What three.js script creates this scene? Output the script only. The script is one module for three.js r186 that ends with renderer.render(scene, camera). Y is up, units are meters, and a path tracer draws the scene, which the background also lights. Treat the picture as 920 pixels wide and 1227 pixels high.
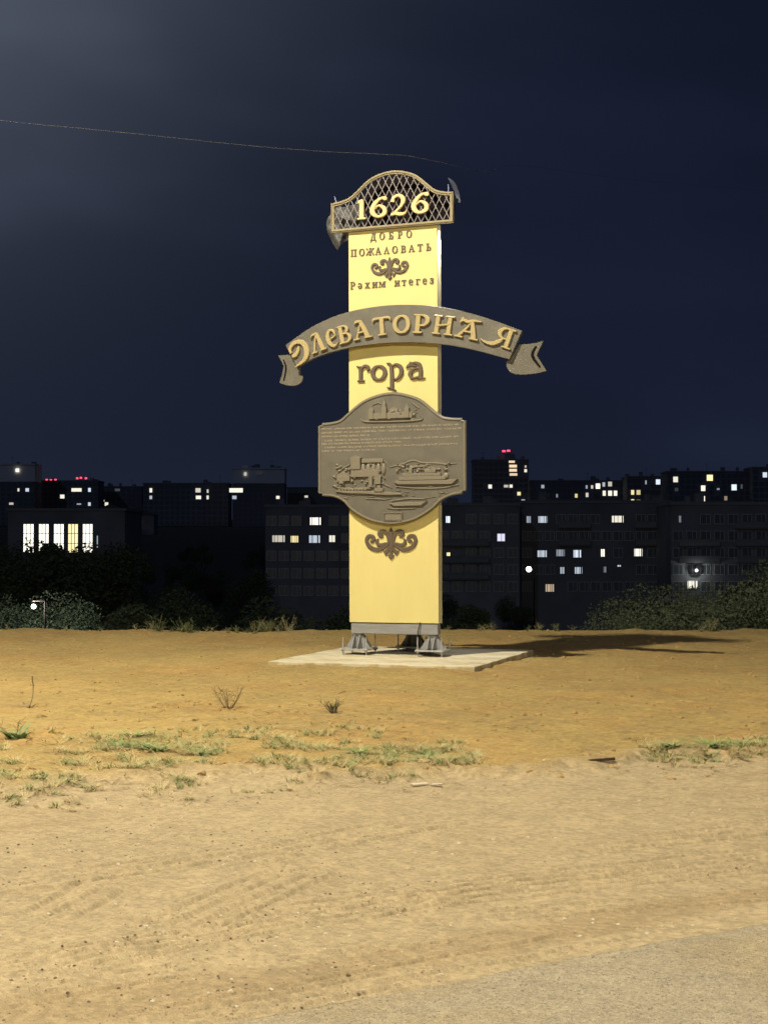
import * as THREE from 'three';
import { FontLoader } from 'three/addons/loaders/FontLoader.js';
import { mergeGeometries } from 'three/addons/utils/BufferGeometryUtils.js';
import { RoundedBoxGeometry } from 'three/addons/geometries/RoundedBoxGeometry.js';

// ---------------------------------------------------------------- camera, sky, added fill light, exposure
const scene = new THREE.Scene();
const EYE = 1.81, F = 1770, PITCH = Math.atan(41.5 / F);
const camera = new THREE.PerspectiveCamera(2 * Math.atan(613.5 / F) * 180 / Math.PI, 920 / 1227, 0.1, 3000);
camera.position.set(0, EYE, 0);
camera.rotation.order = 'YXZ';
camera.rotation.x = PITCH;
scene.add(camera);
const renderer = new THREE.WebGLRenderer({ antialias: true });
renderer.toneMapping = THREE.LinearToneMapping;
renderer.toneMappingExposure = 1.13;
renderer.shadowMap.enabled = true;

// seeded random and value noise
let seed = 1626;
const rnd = () => { seed = (seed + 0x6D2B79F5) | 0; let t = Math.imul(seed ^ (seed >>> 15), 1 | seed); t = (t + Math.imul(t ^ (t >>> 7), 61 | t)) ^ t; return ((t ^ (t >>> 14)) >>> 0) / 4294967296; };
const rr = (a, b) => a + (b - a) * rnd();
const hash = (x, y) => { let h = Math.imul(x, 374761393) + Math.imul(y, 668265263) | 0; h = Math.imul(h ^ (h >>> 13), 1274126177); return ((h ^ (h >>> 16)) >>> 0) / 4294967296; };
function vn(x, y) { const i = Math.floor(x), j = Math.floor(y), fx = x - i, fy = y - j, u = fx * fx * (3 - 2 * fx), v = fy * fy * (3 - 2 * fy); const a = hash(i, j), b = hash(i + 1, j), c = hash(i, j + 1), d = hash(i + 1, j + 1); return a + (b - a) * u + (c - a) * v + (a - b - c + d) * u * v; }
function fbm(x, y, o = 4) { let s = 0, a = 0.5, n = 0; for (let k = 0; k < o; k++) { s += a * vn(x, y); n += a; a *= 0.5; x = x * 2.03 + 17.1; y = y * 2.03 + 9.7; } return s / n; }
const sst = (a, b, x) => { const t = Math.min(1, Math.max(0, (x - a) / (b - a))); return t * t * (3 - 2 * t); };
const clamp = (x, a, b) => Math.min(b, Math.max(a, x));

{ // night sky over a town: navy, a little paler towards the horizon, faint thin cloud
  const W = 1024, Hh = 512, data = new Float32Array(W * Hh * 4);
  for (let j = 0; j < Hh; j++) for (let i = 0; i < W; i++) {
    const el = ((j + 0.5) / Hh - 0.5) * Math.PI, az = ((i + 0.5) / W - 0.5) * 2 * Math.PI;
    const up = Math.max(0, Math.sin(el)), k = Math.exp(-up * 7);
    const x = Math.cos(az), z = Math.sin(az);
    const c = fbm(x * 3 + 7 + el * 2, z * 3 + el * 9 + 3, 5);
    const cl = 1 + 0.35 * sst(0.48, 0.8, c);
    const o = (j * W + i) * 4;
    // glare of the lamp at upper left, painted into the sky colours
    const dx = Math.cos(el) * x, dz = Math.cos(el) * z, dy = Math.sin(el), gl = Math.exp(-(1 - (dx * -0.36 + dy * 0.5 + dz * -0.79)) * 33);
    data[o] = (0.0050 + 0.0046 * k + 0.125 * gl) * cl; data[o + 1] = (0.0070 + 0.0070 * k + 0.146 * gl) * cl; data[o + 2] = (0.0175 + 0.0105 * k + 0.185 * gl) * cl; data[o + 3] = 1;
  }
  const t = new THREE.DataTexture(data, W, Hh, THREE.RGBAFormat, THREE.FloatType);
  t.mapping = THREE.EquirectangularReflectionMapping; t.magFilter = THREE.LinearFilter; t.needsUpdate = true;
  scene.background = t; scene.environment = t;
}
const fillLight = new THREE.DirectionalLight(new THREE.Color(0.45, 0.6, 1), 0.06);  // added cool fill that lifts the town walls and trees, no real moon
fillLight.position.set(-160, 190, 200); fillLight.target.position.set(0, 0, -200); fillLight.castShadow = true;
Object.assign(fillLight.shadow.camera, { left: -400, right: 400, top: 300, bottom: -300, near: 1, far: 1500 });
scene.add(fillLight, fillLight.target);

// ---------------------------------------------------------------- helpers
const V = (x, y, z) => new THREE.Vector3(x, y, z);
const lin = (r, g, b) => new THREE.Color().setRGB(r, g, b);
const mat = (r, g, b, rough = 0.8, extra = {}) => new THREE.MeshStandardMaterial({ color: lin(r, g, b), roughness: rough, ...extra });
const glow = (r, g, b, k) => new THREE.MeshStandardMaterial({ color: lin(0.1, 0.1, 0.1), roughness: 0.5, emissive: lin(r, g, b), emissiveIntensity: k });
const taken = {};
const numbered = (n) => { const k = taken[n] = (taken[n] ?? -1) + 1; return k ? `${n}_${String(k).padStart(3, '0')}` : n; };
function mesh(name, g, m, parent) { const o = new THREE.Mesh(Array.isArray(g) ? merge(g) : g, m); o.name = parent ? name : numbered(name); o.castShadow = o.receiveShadow = true; (parent ?? scene).add(o); return o; }
function merge(list) { return mergeGeometries(list.map((g) => { const n = g.index ? g.toNonIndexed() : g; for (const k of Object.keys(n.attributes)) if (!['position', 'normal', 'uv'].includes(k)) n.deleteAttribute(k); if (!n.attributes.uv) n.setAttribute('uv', new THREE.BufferAttribute(new Float32Array(n.attributes.position.count * 2), 2)); return n; })); }
function thing(name, label, category, pos = [0, 0, 0], turn = 0, group) { const o = new THREE.Group(); o.name = numbered(name); o.position.set(...pos); o.rotation.y = turn; tag(o, label, category, group); scene.add(o); return o; }
function tag(o, label, category, group, kind) { o.userData.label = label; o.userData.category = category; if (group) o.userData.group = group; if (kind) o.userData.kind = kind; return o; }
const structure = (o) => { o.userData.kind = 'structure'; return o; };
const box = (w, h, d, x = 0, y = 0, z = 0) => new THREE.BoxGeometry(w, h, d).translate(x, y, z);
const rbox = (w, h, d, r, x = 0, y = 0, z = 0) => new RoundedBoxGeometry(w, h, d, 2, r).translate(x, y, z);
function rod(a, b, r0, r1 = r0, n = 8) { const d = b.clone().sub(a), g = new THREE.CylinderGeometry(r1, r0, d.length(), n); g.applyQuaternion(new THREE.Quaternion().setFromUnitVectors(V(0, 1, 0), d.clone().normalize())); return g.translate((a.x + b.x) / 2, (a.y + b.y) / 2, (a.z + b.z) / 2); }
function tube(pts, r, n = 40, s = 6) { return new THREE.TubeGeometry(new THREE.CatmullRomCurve3(pts.map((p) => V(...p))), n, r, s); }
const shapeOf = (pts) => new THREE.Shape(pts.map((p) => new THREE.Vector2(p[0], p[1])));
function slab(pts, depth, z, bevel = 0, holes = []) { const s = shapeOf(pts); for (const h of holes) s.holes.push(new THREE.Path(h.map((p) => new THREE.Vector2(p[0], p[1])))); return new THREE.ExtrudeGeometry(s, { depth: depth - bevel, bevelEnabled: bevel > 0, bevelSize: bevel, bevelOffset: -bevel, bevelThickness: bevel, bevelSegments: 1, curveSegments: 6 }).translate(0, 0, z); }
// a point of the place that lies d metres ahead, from its bearing and elevation measured on the photograph
function spot(px, py, d) { const x = (px - 460) / F, y = (613.5 - py) / F, c = Math.cos(PITCH), s = Math.sin(PITCH); const k = d / (c - y * s); return V(x * k, EYE + (y * c + s) * k, -d); }

// a chamfered ribbon swept along a line of [x, y, width]: pen strokes for letters and scrolls
function ribbon(pts, depth, z, bev = 0.004, closed = false, seg = 6) {
  const P = []; const n = pts.length;
  if (n === 2) P.push(...pts.map((p) => [...p]));
  else { const m = closed ? n : n - 1; for (let i = 0; i < m; i++) for (let k = 0; k < seg; k++) { const t = k / seg; const g = (q) => closed ? pts[(q + n) % n] : pts[clamp(q, 0, n - 1)]; const [a, b, c, d] = [g(i - 1), g(i), g(i + 1), g(i + 2)]; P.push([0, 1, 2].map((q) => 0.5 * (2 * b[q] + (c[q] - a[q]) * t + (2 * a[q] - 5 * b[q] + 4 * c[q] - d[q]) * t * t + (3 * b[q] - a[q] - 3 * c[q] + d[q]) * t * t * t))); } if (!closed) P.push(pts[n - 1]); else P.push(P[0]); }
  const rows = P.map((p, i) => { const a = closed ? P[(i - 1 + P.length - (i === 0 ? 1 : 0)) % P.length] : P[Math.max(0, i - 1)], b = closed && i === P.length - 1 ? P[1] : P[Math.min(P.length - 1, i + 1)]; let tx = b[0] - a[0], ty = b[1] - a[1]; const l = Math.hypot(tx, ty) || 1; tx /= l; ty /= l; const w = Math.max(0.002, p[2] / 2), e = Math.min(bev, w * 0.8); const at = (o, zz) => [p[0] - ty * o, p[1] + tx * o, zz]; return [at(w, z), at(w, z + depth - e), at(w - e, z + depth), at(e - w, z + depth), at(-w, z + depth - e), at(-w, z)]; });
  const v = []; const quad = (a, b, c, d) => v.push(...a, ...b, ...c, ...a, ...c, ...d);
  for (let i = 0; i + 1 < rows.length; i++) for (let k = 0; k < 5; k++) quad(rows[i][k], rows[i][k + 1], rows[i + 1][k + 1], rows[i + 1][k]);
  if (!closed) for (const [r, f] of [[rows[0], 1], [rows[rows.length - 1], 0]]) for (let k = 1; k < 5; k++) f ? v.push(...r[0], ...r[k + 1], ...r[k]) : v.push(...r[0], ...r[k], ...r[k + 1]);
  const g = new THREE.BufferGeometry(); g.setAttribute('position', new THREE.Float32BufferAttribute(v, 3)); g.computeVertexNormals(); return g;
}
// ---------------------------------------------------------------- textures of matter
function dataTex(n, fn, rep, color = true) { const d = new Uint8Array(n * n * 4); for (let j = 0; j < n; j++) for (let i = 0; i < n; i++) { const c = fn(i, j); const o = (j * n + i) * 4; d[o] = c[0]; d[o + 1] = c[1]; d[o + 2] = c[2]; d[o + 3] = 255; } const t = new THREE.DataTexture(d, n, n); t.wrapS = t.wrapT = THREE.RepeatWrapping; t.magFilter = THREE.LinearFilter; t.minFilter = THREE.LinearMipmapLinearFilter; t.generateMipmaps = true; if (color) t.colorSpace = THREE.SRGBColorSpace; if (rep) t.repeat.set(rep, rep); t.needsUpdate = true; return t; }
// noise that tiles with period p
function tvn(x, y, p) { const i = Math.floor(x), j = Math.floor(y), fx = x - i, fy = y - j, u = fx * fx * (3 - 2 * fx), v = fy * fy * (3 - 2 * fy), m = (q) => ((q % p) + p) % p; const a = hash(m(i), m(j)), b = hash(m(i + 1), m(j)), c = hash(m(i), m(j + 1)), d = hash(m(i + 1), m(j + 1)); return a + (b - a) * u + (c - a) * v + (a - b - c + d) * u * v; }
function tfbm(u, v, p, o) { let s = 0, a = 0.5, n = 0; for (let k = 0; k < o; k++) { s += a * tvn(u * p, v * p, p); n += a; a *= 0.62; p *= 2; } return s / n; }
const grainField = (() => { const n = 1024, f = new Float32Array(n * n); for (let j = 0; j < n; j++) for (let i = 0; i < n; i++) f[j * n + i] = 0.35 * tfbm(i / n, j / n, 16, 5) + 0.65 * tfbm(i / n, j / n, 64, 4); return f; })();
const soilGrain = dataTex(1024, (i, j) => { const g = grainField[j * 1024 + i]; let k = 0.7 + 0.42 * g; const s = hash(i, j); k += (s - 0.5) * 0.2; const q = tvn(i / 4.2, j / 4.2, 244); if (q > 0.86) k -= 0.16 * (q - 0.86) / 0.14; if (q < 0.07) k += 0.12; k = clamp(k, 0.2, 1.12); return [clamp(232 * k, 0, 255), clamp(230 * k, 0, 255), clamp(226 * k - 2, 0, 255)]; });
const soilBump = dataTex(1024, (i, j) => { const g = grainField[j * 1024 + i]; const q = tvn(i / 4.2, j / 4.2, 244); const k = clamp(40 + 150 * g + (q > 0.86 ? 60 * (q - 0.86) / 0.14 : 0), 0, 255); return [k, k, k]; }, 0, false);
const roadGrain = dataTex(1024, (i, j) => { const g = grainField[j * 1024 + i], s = tvn(i / 3, j / 3, 341), q = tvn(i / 7 + 3.3, j / 7, 146); let k = 0.72 + 0.35 * g + (s - 0.5) * 0.26; if (q > 0.83) k *= 0.72; return [clamp(222 * k, 0, 255), clamp(220 * k, 0, 255), clamp(215 * k, 0, 255)]; });
const concreteGrain = dataTex(1024, (i, j) => { const g = tfbm(i / 1024, j / 1024, 6, 7), t = tfbm(i / 1024 + 0.3, j / 1024 + 0.7, 3, 5), s = hash(i + 2, j + 8); let k = 226 + 60 * (g - 0.5) + 16 * (s - 0.5); const st = sst(0.55, 0.68, t); return [clamp(k - 14 * st, 0, 255), clamp(k - 24 * st, 0, 255), clamp(k - 48 * st, 0, 255)]; });
const fineGrain = dataTex(512, (i, j) => { const g = tfbm(i / 512, j / 512, 8, 6), s = hash(i + 9, j + 5); const k = clamp(225 + 46 * (g - 0.5) + 14 * (s - 0.5), 0, 255); return [k, k, k]; });
const paintGrain = dataTex(512, (i, j) => { const g = tfbm(i / 512, j / 512, 4, 5), r = tvn(i / 2, j / 40, 256); const k = clamp(240 + 14 * (g - 0.5) + 2 * (r - 0.5), 0, 255); return [k, k, k - 2]; });
const wallGrain = dataTex(256, (i, j) => { const g = tfbm(i / 256, j / 256, 4, 5); const k = clamp(215 + 70 * (g - 0.5), 0, 255); return [k, k, k]; });

// ---------------------------------------------------------------- ground
const ROAD_A = [-0.57, 5.65], ROAD_D = [0.852, 0.523];              // road edge: point (x, distance ahead) and direction
const across = (x, d) => -(x - ROAD_A[0]) * ROAD_D[1] + (d - ROAD_A[1]) * ROAD_D[0];   // metres beyond the road's edge
const along = (x, d) => (x - ROAD_A[0]) * ROAD_D[0] + (d - ROAD_A[1]) * ROAD_D[1];
const crestAt = (x) => 31.1 + 0.9 * (fbm(x * 0.45 + 5, 2.2, 3) - 0.5) + 0.35 * Math.sin(x * 0.9 + 1);
function zoneClay(x, d) { const b = 11.2 + 0.9 * sst(-3, 0, x) + 0.45 * sst(0, 4, x) + 1.3 * (fbm(x * 0.9 + 3, d * 0.5, 4) - 0.5) + 0.8 * (fbm(x * 4, d * 3, 3) - 0.5); return sst(-0.35, 0.45, d - b); }
// tyre tracks: from (x, distance) to (x, distance), grooves, spacing
const TRACKS = [[-1.64, 6.35, -0.53, 7.2, 4, 0.1], [-0.63, 7.06, 0.72, 7.96, 3, 0.11], [0.0, 7.55, 2.19, 8.46, 4, 0.11], [-1.01, 7.06, -0.4, 8.3, 4, 0.13], [-1.29, 6.39, -1.02, 6.72, 4, 0.1], [-0.82, 5.66, 0.04, 6.24, 4, 0.09], [0.0, 6.24, 0.93, 6.91, 3, 0.1], [-0.54, 7.41, 0.0, 7.67, 3, 0.12], [0.45, 7.96, 2.28, 8.82, 3, 0.12], [-1.65, 7.33, -1.48, 7.96, 3, 0.14], [-1.51, 5.87, -0.75, 6.39, 3, 0.09], [0.57, 7.25, 2.01, 7.77, 3, 0.1], [-0.29, 6.52, 0.39, 6.97, 2, 0.1], [1.22, 9.07, 2.49, 9.61, 3, 0.16], [-2.06, 7.96, -0.98, 8.71, 3, 0.16], [-0.87, 8.59, 0.33, 9.76, 3, 0.18]].map(([x0, d0, x1, d1, n, p], i) => { const l = Math.hypot(x1 - x0, d1 - d0); return { x0, d0, ux: (x1 - x0) / l, ud: (d1 - d0) / l, l, n, p, i }; });
function groundH(x, d) {
  let h = 0.05 * (fbm(x * 0.5, d * 0.5, 3) - 0.5) + 0.014 * (fbm(x * 3.1, d * 3.1, 3) - 0.5) + 0.0045 * (fbm(x * 11, d * 11, 3) - 0.5);
  const clay = zoneClay(x, d);
  h += clay * (0.03 + 0.06 * (fbm(x * 1.7 + 40, d * 1.4, 4) - 0.5) + 0.035 * Math.pow(fbm(x * 6 + 3, d * 6, 3), 3));
  // scraped windrow of loose soil where the clay begins
  h += 0.05 * clay * (1 - clay) * 4 * (0.3 + fbm(x * 5, d * 5, 3));
  if (clay < 1) {
    const s = across(x, d), t = along(x, d);
    for (const k of TRACKS) {
      const a = (x - k.x0) * k.ux + (d - k.d0) * k.ud; if (a < -0.4 || a > k.l + 0.4) continue;
      const q = (-(x - k.x0) * k.ud + (d - k.d0) * k.ux + 0.035 * Math.sin(a * 1.7 + k.i)) / k.p + k.n / 2; if (q < -0.5 || q > k.n + 0.5) continue;
      const line = Math.floor(q), fr = q - line - 0.5, wear = sst(0.12, 0.45, fbm(a * 0.9 + k.i * 9 + line * 3.7, line * 5.1 + k.i, 3)) * sst(-0.4, 0.3, a) * sst(k.l + 0.4, k.l - 0.3, a);
      if (line < 0 || line >= k.n) continue;
      h += wear * (0.009 * Math.exp(-((Math.abs(fr) - 0.3) ** 2) / 0.012) - 0.021 * Math.exp(-fr * fr / 0.013));
    }
    if (s < 0.02) h -= 0.03 * sst(0.02, -0.1, s);
  }
  h += 0.05 * sst(4.2, 1.9, Math.hypot(x - 0.33, d - 23)) * sst(1.5, 0.9, x - (d - 21) * 0.3);                             // soil heaped against the pad
  h += 0.10 * sst(27, 30.5, d) * (fbm(x * 0.8 + 8, d * 0.6, 4) - 0.35);                 // low bank along the crest
  const c = crestAt(x), over = d - c;
  if (over > 0) h -= over < 26 ? 0.012 * over * over + 0.16 * over : 0.012 * 676 + 0.16 * 26 + Math.min(1.5, (over - 26) * 0.03);
  if (d > 60) h += 22 * sst(290, 480, d) + 8 * sst(480, 800, d) + 1.6 * (fbm(x * 0.03, d * 0.03, 3) - 0.5);
  return h;
}
function groundC(x, d) {
  const clay = zoneClay(x, d), n1 = fbm(x * 0.7 + 20, d * 0.7, 4), n2 = fbm(x * 3 + 9, d * 3, 4), n3 = fbm(x * 9, d * 9, 3);
  const s = across(x, d);
  let k = 0.88 + 0.22 * n1 + 0.07 * n2;
  const dirt = [0.47 * k, 0.366 * k, 0.208 * k];
  const damp = sst(0.55, 0.75, fbm(along(x, d) * 0.3 + 3, s * 2.2, 3)) * 0.14;           // browner wheel-packed soil
  dirt[0] *= 1 - damp; dirt[1] *= 1 - damp * 1.25; dirt[2] *= 1 - damp * 1.6;
  k = 0.8 + 0.34 * n1 + 0.14 * n2;
  const r = sst(0.42, 0.7, fbm(x * 0.9 + 60, d * 0.8, 4));                             // redder and yellower clay
  let cl = [(0.41 + 0.005 * r) * k, (0.288 - 0.02 * r) * k, (0.094 - 0.01 * r) * k];
  const dust = sst(0.62, 0.8, n3) * 0.25; cl = cl.map((v, i) => v + (dirt[i] - v) * dust);
  return dirt.map((v, i) => v + (cl[i] - v) * clay);
}
function groundPatch(name, x0, x1, nx, d0, d1, nd, lower, uvScale) {
  const pos = [], col = [], uv = [], idx = []; 
  for (let j = 0; j <= nd; j++) for (let i = 0; i <= nx; i++) { const x = x0 + (x1 - x0) * i / nx, d = d0 + (d1 - d0) * j / nd; pos.push(x, groundH(x, d) - lower, -d); col.push(...groundC(x, d)); uv.push(x * uvScale + 0.37 * Math.sin(d * 0.21), d * uvScale + 0.29 * Math.sin(x * 0.33)); }
  for (let j = 0; j < nd; j++) for (let i = 0; i < nx; i++) { const a = j * (nx + 1) + i, b = a + 1, c = a + nx + 1; idx.push(a, b, c, b, c + 1, c); }
  const g = new THREE.BufferGeometry(); g.setAttribute('position', new THREE.Float32BufferAttribute(pos, 3)); g.setAttribute('color', new THREE.Float32BufferAttribute(col, 3)); g.setAttribute('uv', new THREE.Float32BufferAttribute(uv, 2)); g.setIndex(idx); g.computeVertexNormals();
  return structure(mesh(name, g, soilMat));
}
const soilMat = new THREE.MeshStandardMaterial({ vertexColors: true, map: soilGrain, bumpMap: soilBump, bumpScale: 0.01, roughness: 0.97 });
groundPatch('dirt_shoulder', -5, 5, 640, 3.8, 14, 680, 0, 0.55);
groundPatch('clay_ground', -11, 11, 520, 13.97, 36, 440, 0.002, 0.4);
{ // terrain: the plateau round about, the drop behind the bank, the valley and the far rise
  const xs = [], ds = []; for (let i = -40; i <= 40; i++) xs.push(Math.sign(i) * Math.pow(Math.abs(i) / 40, 1.8) * 900);
  for (let d = -120; d < 24; d += 8) ds.push(d); for (let d = 24; d < 62; d += 2) ds.push(d); for (let d = 62; d < 300; d += 10) ds.push(d); for (let d = 300; d <= 1300; d += 40) ds.push(d);
  const pos = [], col = [], uv = [], idx = [];
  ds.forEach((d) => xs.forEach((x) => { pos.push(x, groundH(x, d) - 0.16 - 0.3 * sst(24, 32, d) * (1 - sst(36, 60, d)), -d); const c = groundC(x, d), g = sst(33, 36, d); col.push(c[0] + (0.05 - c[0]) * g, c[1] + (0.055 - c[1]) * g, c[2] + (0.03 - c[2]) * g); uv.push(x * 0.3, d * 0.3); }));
  for (let j = 0; j < ds.length - 1; j++) for (let i = 0; i < xs.length - 1; i++) { const a = j * xs.length + i, b = a + 1, c = a + xs.length; idx.push(a, b, c, b, c + 1, c); }
  const g = new THREE.BufferGeometry(); g.setAttribute('position', new THREE.Float32BufferAttribute(pos, 3)); g.setAttribute('color', new THREE.Float32BufferAttribute(col, 3)); g.setAttribute('uv', new THREE.Float32BufferAttribute(uv, 2)); g.setIndex(idx); g.computeVertexNormals();
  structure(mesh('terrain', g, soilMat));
}
{ // dusty asphalt road with a ragged edge
  const pos = [], col = [], uv = [], idx = [], na = 420, ns = 60;
  for (let j = 0; j <= ns; j++) for (let i = 0; i <= na; i++) {
    const t = -6 + 16 * i / na, q = j / ns, edge = 0.10 * (fbm(t * 1.3, 1.5, 4) - 0.5) + 0.05 * (fbm(t * 7, 4.5, 3) - 0.5), s = edge - 6 * Math.pow(q, 1.8);
    const x = ROAD_A[0] + ROAD_D[0] * t - ROAD_D[1] * s, d = ROAD_A[1] + ROAD_D[1] * t + ROAD_D[0] * s;
    pos.push(x, (q === 0 ? -0.03 : 0.006) + 0.006 * (fbm(x * 2, d * 2, 3) - 0.5), -d); uv.push(x * 0.8, d * 0.8);
    const k = 0.86 + 0.28 * fbm(x * 1.5 + 4, d * 1.5, 4), dustN = sst(0.35, 0.75, fbm(t * 2.2, s * 4 + 8, 4)) * 0.8;
    const a = [0.46, 0.385, 0.26], b = [0.475, 0.375, 0.222]; for (let c = 0; c < 3; c++) col.push((a[c] + (b[c] - a[c]) * dustN) * k);
  }
  for (let j = 0; j < ns; j++) for (let i = 0; i < na; i++) { const a = j * (na + 1) + i, b = a + 1, c = a + na + 1; idx.push(a, c, b, b, c, c + 1); }
  const g = new THREE.BufferGeometry(); g.setAttribute('position', new THREE.Float32BufferAttribute(pos, 3)); g.setAttribute('color', new THREE.Float32BufferAttribute(col, 3)); g.setAttribute('uv', new THREE.Float32BufferAttribute(uv, 2)); g.setIndex(idx); g.computeVertexNormals();
  structure(mesh('asphalt_road', g, new THREE.MeshStandardMaterial({ vertexColors: true, map: roadGrain, bumpMap: soilBump, bumpScale: 0.006, roughness: 0.9 })));
}
const gy = (x, z) => groundH(x, -z);

// ---------------------------------------------------------------- street lamps that light the place (both stand outside the frame)
const lampGrey = mat(0.25, 0.26, 0.27, 0.5, { metalness: 0.6 });
function streetLamp(label, px, pz, hx, hz, height, power) {
  const t = thing('street_lamp', label, 'street lamp', [px, gy(px, pz), pz], 0, 'street lamps along the road');
  const dx = hx - px, dz = hz - pz, l = Math.hypot(dx, dz), u = V(dx / l, 0, dz / l);
  mesh('pole', new THREE.CylinderGeometry(0.06, 0.1, height, 14).translate(0, height / 2, 0), lampGrey, t);
  mesh('arm', tube([[0, height - 0.4, 0], [dx * 0.25, height + 0.15, dz * 0.25], [dx, height + 0.22, dz]], 0.035, 24, 8), lampGrey, t);
  const ang = Math.atan2(-dz, dx);
  const head = mesh('lamp_head', rbox(0.62, 0.09, 0.26, 0.03).rotateY(ang).translate(dx, height + 0.2, dz), lampGrey, t);
  mesh('lens', new RoundedBoxGeometry(0.42, 0.03, 0.2, 2, 0.012).rotateY(ang).translate(dx, height + 0.145, dz), glow(1, 0.93, 0.76, 6), head);
  const p = new THREE.PointLight(lin(1, 0.92, 0.74), power); p.position.set(dx, height + 0.1, dz); p.shadow.radius = 16; p.castShadow = true; t.add(p);
}
streetLamp('tall grey lamp mast on the clay left of the yellow stele', -8.9, -14.3, -7.1, -14.75, 17.6, 2150);
streetLamp('tall grey street lamp by the asphalt road behind the viewer', 5.4, 5.4, 3.5, 4.6, 10, 900);

// ---------------------------------------------------------------- concrete pad
{
  const t = thing('concrete_pad', 'pale dusty concrete pad under the yellow stele', 'concrete pad', [0.37, 0, -23.03], -0.33);
  const pts = []; const W = 3.16, D = 3.62; const side = (ax, az, bx, bz, n) => { for (let i = 0; i < n; i++) pts.push([ax + (bx - ax) * i / n + 0.045 * (fbm(i * 0.9 + ax * 3, az, 2) - 0.5), az + (bz - az) * i / n + 0.045 * (fbm(i * 0.9 + az * 5, bx, 2) - 0.5)]); };
  side(-W / 2, -D / 2, W / 2, -D / 2, 22); side(W / 2, -D / 2, W / 2, D / 2, 24); side(W / 2, D / 2, -W / 2, D / 2, 22); side(-W / 2, D / 2, -W / 2, -D / 2, 24);
  const g = new THREE.ExtrudeGeometry(shapeOf(pts), { depth: 0.21, bevelEnabled: true, bevelSize: 0.012, bevelOffset: -0.012, bevelThickness: 0.012, bevelSegments: 2 }).rotateX(-Math.PI / 2).translate(0, -0.102, 0);
  mesh('slab', g, mat(0.7, 0.62, 0.43, 0.92, { map: concreteGrain, bumpMap: soilBump, bumpScale: 0.008 }), t);
}

// ---------------------------------------------------------------- the stele
const stele = thing('welcome_stele', 'tall yellow three-sided welcome stele with banner, plaque and lattice crown', 'monument', [0.15, 0.12, -23], -21 * Math.PI / 180);
stele.rotation.order = 'YXZ'; stele.rotation.z = 0.0032;
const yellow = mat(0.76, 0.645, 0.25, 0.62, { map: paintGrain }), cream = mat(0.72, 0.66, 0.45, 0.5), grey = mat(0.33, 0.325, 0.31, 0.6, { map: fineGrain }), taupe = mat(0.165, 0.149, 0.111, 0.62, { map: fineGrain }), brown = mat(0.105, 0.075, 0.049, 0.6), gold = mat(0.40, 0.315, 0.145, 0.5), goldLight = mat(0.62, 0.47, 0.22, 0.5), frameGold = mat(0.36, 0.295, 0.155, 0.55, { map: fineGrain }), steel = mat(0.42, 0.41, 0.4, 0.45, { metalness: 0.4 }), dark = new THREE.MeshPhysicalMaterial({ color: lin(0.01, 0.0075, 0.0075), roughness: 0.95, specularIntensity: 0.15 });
const HW = 0.74, Y0 = 0.505, Y1 = 6.69, RET = 0.13;
const front = mesh('front_panel', rbox(HW * 2, Y1 - Y0, 0.03, 0.006, 0, (Y0 + Y1) / 2, -0.015), yellow, stele);
for (const s of [-1, 1]) mesh('corner_return', rbox(0.03, Y1 - Y0, RET, 0.006, s * (HW - 0.017), (Y0 + Y1) / 2, -0.034 - RET / 2), cream, stele);
const REAR = [[0.14, -1.0], [-0.14, -1.0]];
for (const s of [-1, 1]) { const a = V(s * (HW - 0.02), 0, -0.06 - RET), b = V(s * 0.14, 0, -1.0), d = b.clone().sub(a), l = d.length(); mesh('side_panel', new THREE.BoxGeometry(l, Y1 - Y0, 0.025).rotateY(-Math.atan2(d.z, d.x)).translate((a.x + b.x) / 2, (Y0 + Y1) / 2, (a.z + b.z) / 2), yellow, stele); }
mesh('rear_panel', box(0.27, Y1 - Y0, 0.03, 0, (Y0 + Y1) / 2, -1.0), cream, stele);
mesh('top_cap', new THREE.ExtrudeGeometry(shapeOf([[-HW, -0.02], [HW, -0.02], [HW, 0.2], [0.15, 1.02], [-0.15, 1.02], [-HW, 0.2]]), { depth: 0.02, bevelEnabled: false }).rotateX(-Math.PI / 2).translate(0, Y1 - 0.03, 0), grey, stele);
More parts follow.
